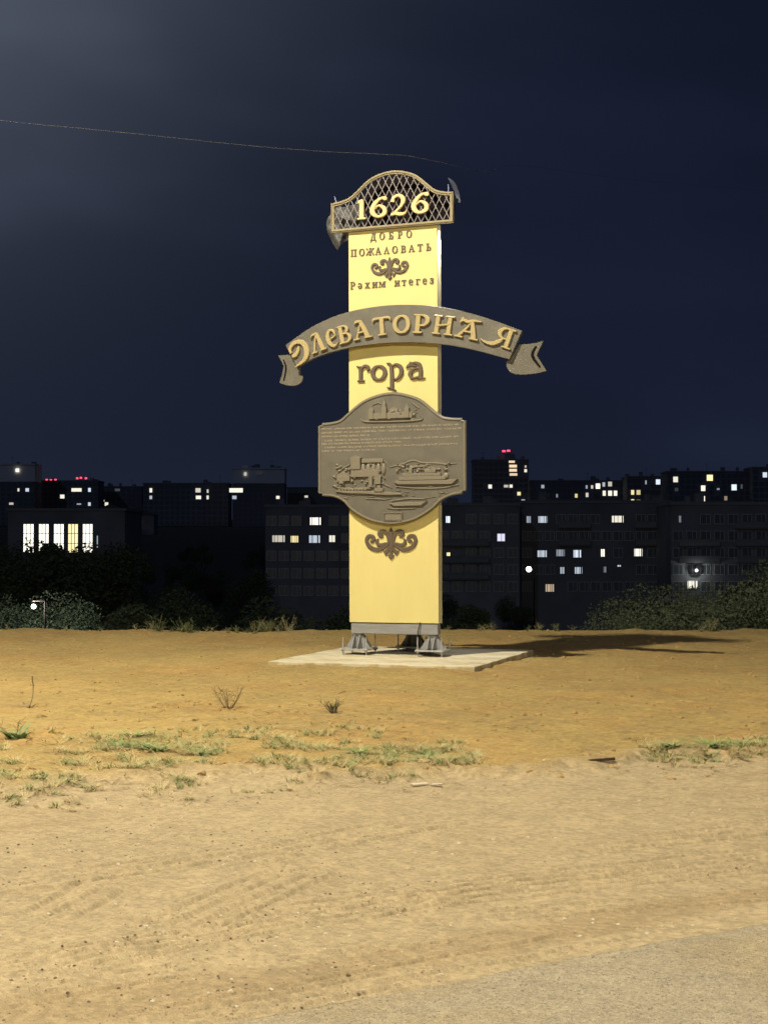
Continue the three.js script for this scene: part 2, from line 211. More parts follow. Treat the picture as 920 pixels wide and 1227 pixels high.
// steel base frame
mesh('base_beam', [rbox(1.44, 0.17, 0.14, 0.01, 0, 0.412, -0.085)], grey, stele);
for (const s of [-1, 1]) { const a = V(s * 0.64, 0, -0.17), b = V(s * 0.09, 0, -0.93), d = b.clone().sub(a), l = d.length(); mesh('base_beam', new THREE.BoxGeometry(l, 0.165, 0.12).rotateY(-Math.atan2(d.z, d.x)).translate((a.x + b.x) / 2, 0.411, (a.z + b.z) / 2), grey, stele); }
for (const [x, z] of [[-0.62, -0.11], [0.62, -0.11], [0, -0.92]]) {
  const leg = mesh('leg', rbox(0.125, 0.232, 0.125, 0.012, x, 0.212, z), grey, stele);
  mesh('base_plate', rbox(0.46, 0.022, 0.46, 0.005, x, 0.084, z), steel, leg);
  for (let k = 0; k < 4; k++) for (const o of [-0.045, 0.045]) {
    const g = slab([[0.0635, 0], [0.2, 0], [0.2, 0.016], [0.08, 0.205], [0.0635, 0.205]], 0.01, -0.005).translate(0, 0.096, o).rotateY(k * Math.PI / 2).translate(x, 0, z);
    mesh('gusset', g, grey, leg);
  }
  for (const sx of [-1, 1]) for (const sz of [-1, 1]) mesh('anchor_bolt', [rod(V(x + sx * 0.195, -0.02, z + sz * 0.195), V(x + sx * 0.195, 0.27 + 0.03 * rnd(), z + sz * 0.195), 0.0105), new THREE.CylinderGeometry(0.023, 0.023, 0.02, 6).translate(x + sx * 0.195, 0.107, z + sz * 0.195), new THREE.CylinderGeometry(0.023, 0.023, 0.02, 6).translate(x + sx * 0.195, 0.062, z + sz * 0.195)], steel, leg);
}
mesh('power_cable', tube([[0.44, 0.52, 0.006], [0.425, 0.45, 0.012], [0.405, 0.36, 0.01], [0.4, 0.3, -0.05], [0.43, 0.15, -0.3], [0.47, 0.01, -0.5]], 0.008), dark, stele);

// pen-stroke glyphs, height 1, [x, y, width]
const serif = (x0, x1, y, w = 0.075) => [[x0, y, w], [x1, y, w]];
const ring = (cx, cy, rx, ry, thin, thick) => { const p = []; for (let k = 0; k < 12; k++) { const a = k * Math.PI / 6; p.push([cx + rx * Math.cos(a), cy + ry * Math.sin(a), thin + (thick - thin) * Math.abs(Math.cos(a))]); } p.closed = true; return p; };
const GLYPH = {
  'Э': [0.72, [[0.02, 0.62, 0.08], [0.04, 0.84, 0.13], [0.26, 1.0, 0.14], [0.54, 0.9, 0.18], [0.64, 0.6, 0.21], [0.58, 0.28, 0.2], [0.38, 0.06, 0.13], [0.0, -0.04, 0.05]], [[0.03, 0.46, 0.12], [0.18, 0.48, 0.15], [0.34, 0.64, 0.12], [0.4, 0.78, 0.06]]],
  'Л': [0.82, [[0.47, 0.98, 0.06], [0.3, 0.55, 0.09], [0.14, 0.06, 0.11]], serif(0, 0.3, 0.04), [[0.5, 1.0, 0.14], [0.56, 0.5, 0.21], [0.62, 0.04, 0.21]], serif(0.46, 0.82, 0.035), [[0.16, 0.86, 0.05], [0.3, 0.97, 0.1], [0.56, 0.97, 0.09]]],
  'Е': [0.62, [[0.1, 0.44, 0.075], [0.3, 0.5, 0.08], [0.54, 0.58, 0.075]], [[0.54, 0.57, 0.07], [0.5, 0.84, 0.14], [0.3, 0.96, 0.12], [0.12, 0.74, 0.19], [0.1, 0.38, 0.22], [0.24, 0.1, 0.17], [0.44, 0.05, 0.1], [0.62, 0.2, 0.05]]],
  'В': [0.68, [[0.17, 0.02, 0.2], [0.17, 0.98, 0.2]], serif(0, 0.36, 0.035), serif(0, 0.36, 0.965), [[0.14, 0.965, 0.07], [0.42, 0.94, 0.1], [0.52, 0.76, 0.17], [0.42, 0.57, 0.1], [0.2, 0.53, 0.07]], [[0.2, 0.53, 0.07], [0.48, 0.5, 0.1], [0.6, 0.28, 0.19], [0.46, 0.06, 0.1], [0.1, 0.04, 0.07]]],
  'А': [0.9, [[0.45, 0.98, 0.06], [0.3, 0.5, 0.085], [0.15, 0.05, 0.1]], serif(0, 0.3, 0.035), [[0.42, 1.0, 0.14], [0.58, 0.5, 0.21], [0.71, 0.04, 0.21]], serif(0.54, 0.92, 0.035), serif(0.22, 0.62, 0.36), [[0.12, 0.86, 0.04], [0.24, 0.97, 0.12], [0.46, 0.95, 0.1]]],
  'а': [1.05, [[0.6, 0.92, 0.06], [0.42, 0.5, 0.1], [0.16, 0.06, 0.12]], serif(0.0, 0.36, 0.04), [[0.6, 1.0, 0.12], [0.72, 0.5, 0.2], [0.82, 0.04, 0.21]], serif(0.62, 1.0, 0.035), serif(0.3, 0.74, 0.36), [[0.12, 0.76, 0.05], [0.24, 0.93, 0.12], [0.44, 0.88, 0.13], [0.66, 0.98, 0.1], [0.98, 1.0, 0.06]], [[0.18, 0.95, 0.12], [0.26, 1.07, 0.06]]],
  'Т': [0.82, [[0.0, 0.74, 0.04], [0.06, 0.92, 0.11], [0.4, 0.93, 0.1], [0.76, 0.92, 0.11], [0.82, 0.74, 0.04]], [[0.41, 0.93, 0.2], [0.41, 0.03, 0.2]], serif(0.22, 0.6, 0.035)],
  'О': [0.86, ring(0.43, 0.5, 0.34, 0.44, 0.1, 0.2)],
  'Р': [0.74, [[0.2, 0.02, 0.2], [0.2, 0.98, 0.2]], serif(0.02, 0.4, 0.035), serif(0.02, 0.36, 0.965), [[0.16, 0.965, 0.07], [0.46, 0.94, 0.1], [0.62, 0.7, 0.2], [0.48, 0.44, 0.1], [0.24, 0.42, 0.06]]],
  'Н': [0.95, [[0.2, 0.02, 0.19], [0.2, 0.98, 0.19]], [[0.74, 0.02, 0.19], [0.74, 0.98, 0.19]], serif(0.02, 0.38, 0.035), serif(0.02, 0.38, 0.965), serif(0.56, 0.94, 0.035), serif(0.56, 0.94, 0.965), [[0.2, 0.44, 0.08], [0.74, 0.58, 0.08]]],
  'Я': [1.0, [[0.78, 0.02, 0.19], [0.78, 0.98, 0.19]], serif(0.6, 0.98, 0.035), serif(0.62, 0.98, 0.965), [[0.8, 0.965, 0.07], [0.5, 0.94, 0.1], [0.34, 0.7, 0.2], [0.48, 0.46, 0.1], [0.74, 0.44, 0.06]], [[0.56, 0.45, 0.08], [0.44, 0.24, 0.16], [0.2, 0.03, 0.15], [-0.12, -0.01, 0.1], [-0.36, 0.08, 0.04]]],
  'г': [0.78, [[0.24, 0.02, 0.2], [0.24, 0.95, 0.2]], serif(0.06, 0.46, 0.04, 0.09), [[0.0, 1.0, 0.03], [0.1, 0.92, 0.09], [0.28, 0.9, 0.1]], [[0.28, 0.72, 0.07], [0.42, 0.94, 0.14], [0.62, 0.94, 0.17], [0.72, 0.78, 0.15], [0.62, 0.66, 0.1]]],
  'о': [0.98, ring(0.49, 0.5, 0.38, 0.42, 0.12, 0.23)],
  'р': [1.08, [[0.16, 1.08, 0.1], [0.32, 0.85, 0.19], [0.36, 0.3, 0.2], [0.36, -0.52, 0.2]], [[0.08, -0.44, 0.06], [0.36, -0.5, 0.09], [0.6, -0.64, 0.04]], [[0.04, 1.08, 0.03], [0.18, 1.04, 0.1], [0.34, 0.92, 0.1]], [[0.36, 0.84, 0.07], [0.62, 0.98, 0.12], [0.9, 0.76, 0.21], [0.9, 0.34, 0.21], [0.64, 0.06, 0.12], [0.38, 0.16, 0.07]]],
  'ɑ': [1.06, [[0.24, 0.98, 0.08], [0.56, 1.0, 0.15], [0.78, 0.78, 0.2], [0.8, 0.06, 0.2]], [[0.62, 0.05, 0.09], [0.9, 0.04, 0.09], [1.06, 0.06, 0.03]], [[0.0, 0.7, 0.03], [0.12, 0.84, 0.16], [0.28, 0.88, 0.13], [0.58, 0.78, 0.06]], [[0.24, 1.1, 0.03], [0.2, 0.95, 0.1]], [[0.74, 0.66, 0.07], [0.42, 0.62, 0.12], [0.22, 0.36, 0.21], [0.36, 0.07, 0.13], [0.72, 0.16, 0.07]]],
  '1': [0.5, [[0.27, 0.02, 0.22], [0.27, 0.96, 0.22]], serif(0.04, 0.5, 0.04, 0.09), [[0.02, 0.8, 0.05], [0.16, 0.9, 0.12], [0.34, 0.96, 0.1]]],
  '6': [0.8, [[0.74, 1.02, 0.05], [0.42, 0.9, 0.13], [0.17, 0.58, 0.2], [0.15, 0.26, 0.21], [0.4, 0.05, 0.11], [0.67, 0.2, 0.19], [0.65, 0.46, 0.17], [0.42, 0.6, 0.09], [0.24, 0.44, 0.05]], [[0.6, 0.94, 0.1], [0.72, 0.92, 0.17], [0.77, 0.86, 0.06]]],
  '2': [0.78, [[0.1, 0.7, 0.16], [0.16, 0.92, 0.13], [0.42, 1.0, 0.14], [0.62, 0.78, 0.21], [0.48, 0.44, 0.13], [0.1, 0.1, 0.09]], [[0.02, 0.06, 0.1], [0.24, 0.12, 0.15], [0.5, 0.06, 0.15], [0.7, 0.1, 0.1], [0.78, 0.26, 0.04]]],
};
function glyph(ch, x, y, w, h, turn, depth, z, bold = 1) {                        // lower left corner x, y
  const [gw, ...strokes] = GLYPH[ch], k = w / gw;
  const g = merge(strokes.map((s, i) => ribbon(s.map((p) => [p[0] * k, p[1] * h, p[2] * bold * h * (0.5 + 0.5 * k / h)]), depth + i * 0.0012, 0, 0.007, s.closed)));
  return g.rotateZ(turn).translate(x, y, z);
}
// small slab-serif words on the panel
const font = await new FontLoader().loadAsync('fonts/droid/droid_serif_bold.typeface.json');
function fontLetter(ch, size, depth) { const g = new THREE.ExtrudeGeometry(font.generateShapes(ch, size), { depth, curveSegments: 4, bevelEnabled: false }); g.computeBoundingBox(); const b = g.boundingBox; return g.translate(-(b.min.x + b.max.x) / 2, 0, 0).scale(0.88, 1, 1); }
function word(text, x0, x1, y, size, drop = 0) {
  const n = text.length;
  [...text].forEach((ch, i) => {
    if (ch === ' ') return;
    const x = x0 + (x1 - x0) * i / (n - 1);
    let g;
    if (ch === 'ә') { g = fontLetter('е', size, 0.012); g.computeBoundingBox(); const c = (g.boundingBox.min.y + g.boundingBox.max.y) / 2; g.rotateZ(Math.PI).translate(0, 2 * c, 0); }
    else if (ch === 'Λ') { g = fontLetter('V', size, 0.012); g.computeBoundingBox(); const c = (g.boundingBox.min.y + g.boundingBox.max.y) / 2; g.rotateZ(Math.PI).translate(0, 2 * c, 0); }
    else g = fontLetter(ch, size, 0.012);
    mesh('letter', g.translate(x, y, 0.001), brown, front);
  });
}
word('ДОБРО', -0.32, 0.28, 6.505, 0.112);
word('ПОЖАΛОВАТЬ', -0.65, 0.6, 6.275, 0.112);
word('Рәхим', -0.67, -0.17, 5.757, 0.118);
word('итегез', 0.08, 0.65, 5.757, 0.118);
// scroll ornaments
function ornament(cx, cy, s) {
  const sc = (pts, m) => pts.map(([x, y, w]) => [cx + m * x * s, cy - (y - 300) * s, w * s]);
  const list = [ribbon(sc([[0, 92, 4], [0, 150, 58], [0, 215, 50], [0, 300, 52], [0, 400, 50], [0, 440, 44], [0, 462, 88], [0, 506, 4]], 1), 0.026, 0.001, 0.006)];
  for (const m of [1, -1]) {
    list.push(ribbon(sc([[22, 300, 40], [40, 220, 44], [72, 158, 46], [128, 142, 50], [164, 172, 52], [140, 206, 46], [112, 190, 26]], m), 0.0235, 0.001, 0.006));
    list.push(ribbon(sc([[20, 262, 34], [70, 330, 44], [180, 382, 54], [290, 350, 54], [342, 270, 50], [318, 208, 48], [262, 206, 46], [240, 246, 46], [268, 276, 40], [290, 262, 18]], m), 0.022, 0.001, 0.006));
    list.push(ribbon(sc([[70, 300, 30], [130, 322, 46], [184, 312, 46], [194, 266, 36], [178, 242, 14]], m), 0.0245, 0.001, 0.006));
    list.push(ribbon(sc([[12, 300, 26], [34, 370, 40], [64, 410, 52], [92, 432, 80]], m), 0.0205, 0.001, 0.006));
    list.push(ribbon(sc([[330, 290, 30], [350, 284, 20], [366, 280, 2]], m), 0.019, 0.001, 0.004));
  }
  mesh('scroll_ornament', list, brown, front);
}
ornament(-0.043, 6.04, 0.00086); ornament(-0.034, 1.742, 0.00119);
// second word, lower case
for (const [ch, x, w] of [['г', -0.6, 0.22], ['о', -0.36, 0.265], ['р', -0.11, 0.3], ['ɑ', 0.23, 0.31]]) mesh('letter', glyph(ch, x, 4.285, w, 0.252, 0, 0.03, 0.001, 1.15), brown, front);

// arched ribbon banner
const smooth = (pts, n) => new THREE.CatmullRomCurve3(pts.map((p) => V(p[0], p[1], 0)), false, 'centripetal').getPoints(n).map((p) => [p.x, p.y]);
const bTop = smooth([[-1.77, 4.91], [-1.28, 5.19], [-0.7, 5.375], [0.06, 5.44], [0.82, 5.365], [1.35, 5.225], [1.8, 5.06], [2.13, 4.92]], 44), bBot = smooth([[-1.57, 4.545], [-1.23, 4.69], [-0.7, 4.805], [0.06, 4.85], [0.82, 4.79], [1.3, 4.69], [1.93, 4.5]], 40);
const banner = mesh('ribbon_banner', slab([...bBot, ...bTop.slice().reverse()], 0.06, 0.09, 0.006), taupe, stele);
for (const x of [-0.55, 0.55]) mesh('bracket', box(0.1, 0.4, 0.092, x, 5.05, 0.045), grey, banner);
mesh('ribbon_tail', slab([[-1.93, 4.76], [-1.87, 4.66], [-1.835, 4.58], [-1.86, 4.45], [-1.91, 4.32], ...smooth([[-1.84, 4.29], [-1.71, 4.262], [-1.6, 4.27], [-1.525, 4.31], [-1.495, 4.38]], 12), [-1.51, 4.42], [-1.54, 4.41], [-1.555, 4.6], [-1.73, 4.76]].reverse(), 0.035, 0.05, 0.004, []), taupe, banner);
mesh('ribbon_tail', slab([[2.07, 4.73], [2.2, 4.725], [2.33, 4.738], [2.44, 4.765], [2.335, 4.55], [2.485, 4.31], ...smooth([[2.38, 4.285], [2.2, 4.27], [2.02, 4.277], [1.93, 4.31], [1.875, 4.38], [1.86, 4.47]], 12), [1.95, 4.56]].reverse(), 0.035, 0.05, 0.004), taupe, banner);
// the dark cut line that follows each swallow tail, a real dark strip
mesh('tail_line', ribbon([[2.33, 4.69, 0.03], [2.27, 4.55, 0.045], [2.385, 4.37, 0.03]], 0.006, 0.0855, 0.002, false, 8), dark, banner);
mesh('tail_line', ribbon([[-1.835, 4.69, 0.02], [-1.79, 4.55, 0.03], [-1.83, 4.35, 0.02]], 0.006, 0.0855, 0.002, false, 8), dark, banner);
for (const [ch, x0, x1, h, dy] of [['Э', -1.59, -1.29, 0.35, -0.045], ['Л', -1.29, -1.03, 0.3, 0.01], ['Е', -1.01, -0.83, 0.285, 0], ['В', -0.82, -0.6, 0.285, 0], ['А', -0.58, -0.27, 0.29, 0], ['Т', -0.25, 0.05, 0.29, 0], ['О', 0.07, 0.36, 0.29, 0], ['Р', 0.39, 0.68, 0.29, 0], ['Н', 0.7, 1.05, 0.29, 0], ['а', 1.06, 1.47, 0.29, 0], ['Я', 1.6, 1.96, 0.3, 0.015]]) {
  const base = (u) => 4.985 - 0.118 * (u - 0.2) ** 2, a = Math.atan2(base(x1) - base(x0), x1 - x0);
  mesh('letter', glyph(ch, x0, base(x0) + dy, (x1 - x0) / Math.cos(a) * 0.97, h, a, 0.032, 0.151, 1.12), gold, banner);
}

// memorial plaque in low relief
const PL = smooth([[-1.16, 3.65], [-1.0, 3.66], [-0.86, 3.69], [-0.74, 3.78], [-0.48, 3.97], [-0.23, 4.06], [0.0, 4.092], [0.23, 4.06], [0.48, 3.97], [0.72, 3.78], [0.85, 3.69], [1.0, 3.66], [1.16, 3.65]], 48), PB = smooth([[1.16, 2.49], [1.0, 2.465], [0.84, 2.4], [0.69, 2.27], [0.43, 2.115], [0.2, 2.05], [0, 2.03], [-0.2, 2.05], [-0.42, 2.115], [-0.67, 2.26], [-0.81, 2.4], [-0.96, 2.467], [-1.16, 2.49]], 48);
const pOut = [...PL, [1.165, 3.62], [1.225, 3.6], [1.225, 2.54], [1.165, 2.525], ...PB, [-1.165, 2.525], [-1.23, 2.54], [-1.23, 3.6], [-1.165, 3.62]].reverse();
const shrink = (pts, d) => pts.map(([x, y], i) => { const a = pts[(i + pts.length - 1) % pts.length], b = pts[(i + 1) % pts.length]; let tx = b[0] - a[0], ty = b[1] - a[1]; const l = Math.hypot(tx, ty) || 1; return [x - ty / l * d, y + tx / l * d]; });
const reliefMat = mat(0.2, 0.174, 0.122, 0.42);
const plaque = mesh('plaque', slab(pOut, 0.035, 0.06, 0.004), taupe, stele);
for (const [x, y] of [[-0.5, 3.3], [0.5, 3.3], [-0.5, 2.7], [0.5, 2.7]]) mesh('standoff', box(0.1, 0.1, 0.06, x, y, 0.03), grey, plaque);
mesh('rim', ribbon(shrink(pOut, 0.026).map((p) => [...p, 0.03]), 0.014, 0.0945, 0.005, true, 1), reliefMat, plaque);
const PZ = 0.0945;
const bump = (x, y, rx, ry, h) => new THREE.SphereGeometry(1, 10, 6, 0, Math.PI * 2, 0, Math.PI / 2).rotateX(Math.PI / 2).scale(rx, ry, h).translate(x, y, PZ);
const rel = (x0, x1, y0, y1, h0, h = h0 * 1.25) => rbox(x1 - x0, y1 - y0, h, Math.min(0.004, h * 0.4), (x0 + x1) / 2, (y0 + y1) / 2, PZ + h / 2);
const gable = (x0, x1, y, hgt, h) => slab([[x0, y], [x1, y], [(x0 + x1) / 2, y + hgt]], h, PZ, 0.002);
const ridge = (pts, w = 0.02, h = 0.016) => ribbon(pts.map((p) => [p[0], p[1], p[2] ?? w]), h, PZ, 0.006);
function windowsIn(x0, x1, y0, y1, nx, ny, h, s = 0.014) { const o = []; for (let i = 0; i < nx; i++) for (let j = 0; j < ny; j++) o.push(box(s, s * 1.5, 0.006, x0 + (x1 - x0) * (i + 0.5) / nx, y0 + (y1 - y0) * (j + 0.5) / ny, PZ + h + 0.003)); return o; }
mesh('relief_fortress', [rel(-0.34, 0.36, 3.68, 3.77, 0.022), rel(-0.14, -0.06, 3.68, 3.86, 0.034), rel(-0.125, -0.075, 3.86, 3.93, 0.03), gable(-0.12, -0.08, 3.93, 0.07, 0.024), rel(0.24, 0.31, 3.68, 3.83, 0.032), gable(0.235, 0.315, 3.83, 0.08, 0.028), rel(-0.36, -0.28, 3.68, 3.82, 0.03), gable(-0.365, -0.275, 3.82, 0.06, 0.026), rel(-0.02, 0.12, 3.77, 3.82, 0.012), gable(-0.03, 0.13, 3.82, 0.04, 0.012), ...windowsIn(-0.26, 0.22, 3.69, 3.75, 9, 1, 0.022), ridge([[-0.5, 3.7, 0.012], [-0.44, 3.65], [-0.2, 3.635], [0.1, 3.63], [0.4, 3.635], [0.52, 3.66], [0.48, 3.75, 0.01]], 0.022, 0.02), ridge([[0.34, 3.92, 0.012], [0.42, 3.86, 0.022], [0.47, 3.82, 0.01]]), ridge([[-0.3, 3.9, 0.01], [-0.22, 3.93, 0.02], [-0.16, 3.91, 0.01]])], reliefMat, plaque);
mesh('relief_grain_elevator', [rel(-0.66, -0.2, 2.78, 2.9, 0.026), rel(-0.66, -0.5, 2.9, 3.08, 0.036), gable(-0.68, -0.48, 3.08, 0.04, 0.034), rel(-0.48, -0.12, 3.0, 3.06, 0.026), ...[0, 1, 2, 3, 4].map((k) => bump(-0.46 + k * 0.085, 2.9, 0.04, 0.1, 0.034)), rel(-0.9, -0.68, 2.72, 2.8, 0.026), gable(-0.93, -0.66, 2.8, 0.08, 0.026), rel(-0.86, -0.78, 2.68, 2.74, 0.034), rel(-0.36, -0.3, 2.62, 2.82, 0.03), rel(-0.26, -0.16, 2.66, 2.78, 0.03), gable(-0.28, -0.14, 2.78, 0.05, 0.028), ...windowsIn(-0.64, -0.24, 2.79, 2.88, 8, 2, 0.026), ...windowsIn(-0.64, -0.52, 2.94, 3.06, 3, 3, 0.036), ridge([[-0.98, 2.66], [-0.84, 2.61], [-0.6, 2.6], [-0.34, 2.6, 0.03]], 0.024, 0.022), ridge([[-0.92, 2.82, 0.012], [-0.8, 2.92, 0.018], [-0.68, 2.98, 0.012]]), ridge([[-0.22, 3.06, 0.014], [-0.1, 3.02, 0.02], [-0.04, 2.94, 0.012]]), ridge([[-0.3, 2.74, 0.012], [-0.12, 2.66, 0.02], [0.02, 2.6, 0.012]])], reliefMat, plaque);
mesh('relief_barge', [ridge([[-0.92, 2.565, 0.02], [-0.7, 2.545, 0.04], [-0.45, 2.54, 0.045], [-0.1, 2.515, 0.05], [0.18, 2.5, 0.016]], 0.04, 0.03), ...[...Array(9)].map((_, k) => rel(-0.88 + k * 0.055, -0.84 + k * 0.055, 2.57, 2.595, 0.024)), rel(-0.26, -0.12, 2.545, 2.6, 0.034), rel(-0.22, -0.16, 2.6, 2.64, 0.03)], reliefMat, plaque);
mesh('relief_steamboat', [slab([[0.06, 2.69], [0.12, 2.65], [1.0, 2.64], [1.09, 2.72], [0.94, 2.71], [0.1, 2.71]], 0.034, PZ, 0.006), rel(0.14, 0.9, 2.715, 2.77, 0.03), rel(0.2, 0.82, 2.775, 2.82, 0.026), rel(0.3, 0.36, 2.82, 2.9, 0.03), rel(0.56, 0.74, 2.825, 2.87, 0.024), gable(0.5, 0.82, 2.87, 0.05, 0.02), ...windowsIn(0.16, 0.88, 2.72, 2.765, 14, 1, 0.03, 0.016), ...windowsIn(0.22, 0.8, 2.78, 2.815, 12, 1, 0.026, 0.014), ridge([[-0.02, 2.92, 0.012], [0.2, 2.97], [0.36, 3.02], [0.52, 2.98], [0.74, 2.97], [0.9, 2.95], [1.08, 2.96, 0.012]], 0.024, 0.012), ridge([[0.08, 2.62, 0.014], [0.4, 2.59, 0.022], [0.8, 2.585], [1.1, 2.63, 0.014]]), bump(0.9, 2.77, 0.05, 0.05, 0.034), ridge([[0.32, 2.9, 0.02], [0.44, 2.93, 0.04], [0.6, 2.92, 0.014]])], reliefMat, plaque);
mesh('relief_rowing_boat', [slab([[-0.02, 2.36], [0.06, 2.315], [0.5, 2.32], [0.6, 2.4], [0.5, 2.375], [0.1, 2.37]], 0.03, PZ, 0.006), ridge([[0.02, 2.4, 0.014], [0.3, 2.43, 0.024], [0.58, 2.42, 0.014]]), ridge([[-0.06, 2.29, 0.012], [0.1, 2.275, 0.02], [0.4, 2.28, 0.012]]), ridge([[-0.42, 2.44, 0.01], [-0.2, 2.43, 0.016], [-0.08, 2.42, 0.01]])], reliefMat, plaque);
mesh('relief_tablet', [slab([[-0.12, 2.08], [0.19, 2.08], [0.19, 2.215], [-0.12, 2.215]], 0.02, PZ, 0.003, [[[-0.108, 2.092], [-0.108, 2.203], [0.178, 2.203], [0.178, 2.092]]]), rel(-0.1, 0.17, 2.1, 2.195, 0.008)], reliefMat, plaque);
for (const [nm, x0, x1, y0, y1, n] of [['relief_foliage', -0.95, -0.1, 2.6, 2.98, 90], ['relief_foliage', 0.1, 1.05, 2.84, 2.97, 50], ['relief_waves', -0.9, 0.9, 2.44, 2.62, 40], ['relief_foliage', -0.42, 0.44, 3.65, 3.8, 40]]) {
  const l = []; for (let k = 0; k < n; k++) { const x = rr(x0, x1), y = rr(y0, y1), w = rr(0.015, 0.05); l.push(nm === 'relief_waves' ? ridge([[x, y, 0.006], [x + w, y + rr(-0.006, 0.01), 0.013], [x + w * 2.4, y + rr(-0.01, 0.006), 0.005]], 0.01, 0.012) : bump(x, y, w * 0.6, w * 0.45, rr(0.012, 0.04))); }
  mesh(nm, l, reliefMat, plaque).userData.kind = 'stuff';
}
const textMat = mat(0.5, 0.42, 0.28, 0.5);
for (const [v, x1] of [[3.54, 1.13], [3.48, 1.14], [3.42, -0.36], [3.355, 1.1], [3.303, 0.17], [3.245, 1.12], [3.19, -0.26]]) {   // rows of raised lettering far too small to read
  const l = []; let x = v === 3.355 || v === 3.245 ? -1.11 : -1.16;
  while (x < x1) { const n = 3 + Math.floor(rnd() * 7); for (let k = 0; k < n && x < x1; k++) { const w = rr(0.008, 0.014); const h = rr(0.02, 0.028); l.push(box(0.004, h, 0.006, x, v + h / 2, PZ + 0.003), box(w, 0.005, 0.006, x + w / 2, v + (rnd() < 0.5 ? 0.004 : h - 0.003), PZ + 0.0032)); if (rnd() < 0.6) l.push(box(0.004, h * 0.9, 0.0055, x + w, v + h / 2, PZ + 0.003)); x += 0.024; } x += 0.02; }
  mesh('text_line', l, textMat, plaque);
}

// lattice crown with the year
const cTop = smooth([[-1.02, 7.14], [-0.88, 7.155], [-0.72, 7.2], [-0.58, 7.3], [-0.37, 7.465], [-0.17, 7.54], [0.02, 7.565], [0.21, 7.54], [0.41, 7.465], [0.6, 7.31], [0.73, 7.205], [0.88, 7.16], [1.02, 7.145]], 60);
const cOut = [[-1.02, 6.665], [1.02, 6.665], ...cTop.slice().reverse()];
const cIn = [[-0.965, 6.72], [0.965, 6.72], ...smooth([[-0.965, 7.085], [-0.86, 7.1], [-0.69, 7.15], [-0.54, 7.26], [-0.345, 7.415], [-0.16, 7.486], [0.02, 7.508], [0.2, 7.486], [0.385, 7.415], [0.56, 7.27], [0.7, 7.155], [0.86, 7.105], [0.965, 7.092]], 60).reverse()];
const CZ = 0.012;
const crown = mesh('crown_frame', slab(cOut, 0.042, CZ, 0.004, [cIn.slice().reverse()]), frameGold, stele);
mesh('crown_rim', ribbon(shrink(cOut, 0.026).map((p) => [...p, 0.018]), 0.012, CZ + 0.0415, 0.004, true, 1), frameGold, crown);
const inside = (x, y) => { let c = false; for (let i = 0, j = cIn.length - 1; i < cIn.length; j = i++) { const [xi, yi] = cIn[i], [xj, yj] = cIn[j]; if ((yi > y) !== (yj > y) && x < (xj - xi) * (y - yi) / (yj - yi) + xi) c = !c; } return c; };
const barMat = mat(0.3, 0.27, 0.27, 0.5);
for (const s of [-1, 1]) for (let k = -16; k <= 16; k++) {                // bars of the diamond mesh, each cut to the frame
  const x0 = k * 0.118 + 0.02; let a = null, b = null;
  for (let q = -0.4; q <= 1.0; q += 0.004) { const x = x0 + s * q * 0.52, y = 6.72 + q; if (inside(x, y)) { a ??= [x, y]; b = [x, y]; } else if (a) break; }
  if (a && Math.hypot(b[0] - a[0], b[1] - a[1]) > 0.04) mesh('lattice_bar', ribbon([[a[0] - s * 0.006, a[1] - 0.011, 0.0105], [b[0] + s * 0.006, b[1] + 0.011, 0.0105]], 0.012, CZ + (s > 0 ? 0.01 : 0.0225), 0.003), barMat, crown);
}
for (const [ch, x, y, w] of [['1', -0.57, 6.835, 0.155], ['6', -0.355, 6.84, 0.3], ['2', 0.0, 6.845, 0.265], ['6', 0.335, 6.845, 0.3]]) mesh('numeral', glyph(ch, x, y, w, 0.315, 0, 0.03, CZ + 0.044, 1.12), goldLight, crown);
mesh('shade_sheet', slab([[-0.6, 6.73], [0.98, 6.73], ...shrink(cOut, 0.03).filter((p) => p[0] > -0.6 && p[1] > 6.8)], 0.006, CZ - 0.16), dark, stele);  // dark sheet added in place of the shade inside the crown
for (const [x0, y0, x1, y1] of [[-0.93, 7.14, -0.965, 7.245], [0.94, 7.14, 0.935, 7.27]]) mesh('pin', rod(V(x0, y0, CZ + 0.02), V(x1, y1, CZ + 0.02), 0.011, 0.009, 8), mat(0.3, 0.34, 0.5, 0.35, { metalness: 0.5 }), crown);
// small lamp under the crown that washes the right-hand edge
{
  const fit = mesh('edge_lamp', rbox(0.09, 0.034, 0.1, 0.01, HW + 0.055, 6.732, -0.1), dark, stele);
  mesh('lens', new THREE.CylinderGeometry(0.03, 0.03, 0.008, 16).translate(HW + 0.055, 6.712, -0.1), glow(0.95, 0.96, 1, 6), fit);
  const l = new THREE.SpotLight(lin(0.95, 0.95, 1), 30, 0, 0.4, 0.7); l.position.set(HW + 0.055, 6.703, -0.1); l.target.position.set(HW - 0.12, 4.6, -0.1); l.castShadow = true; stele.add(l, l.target);
}
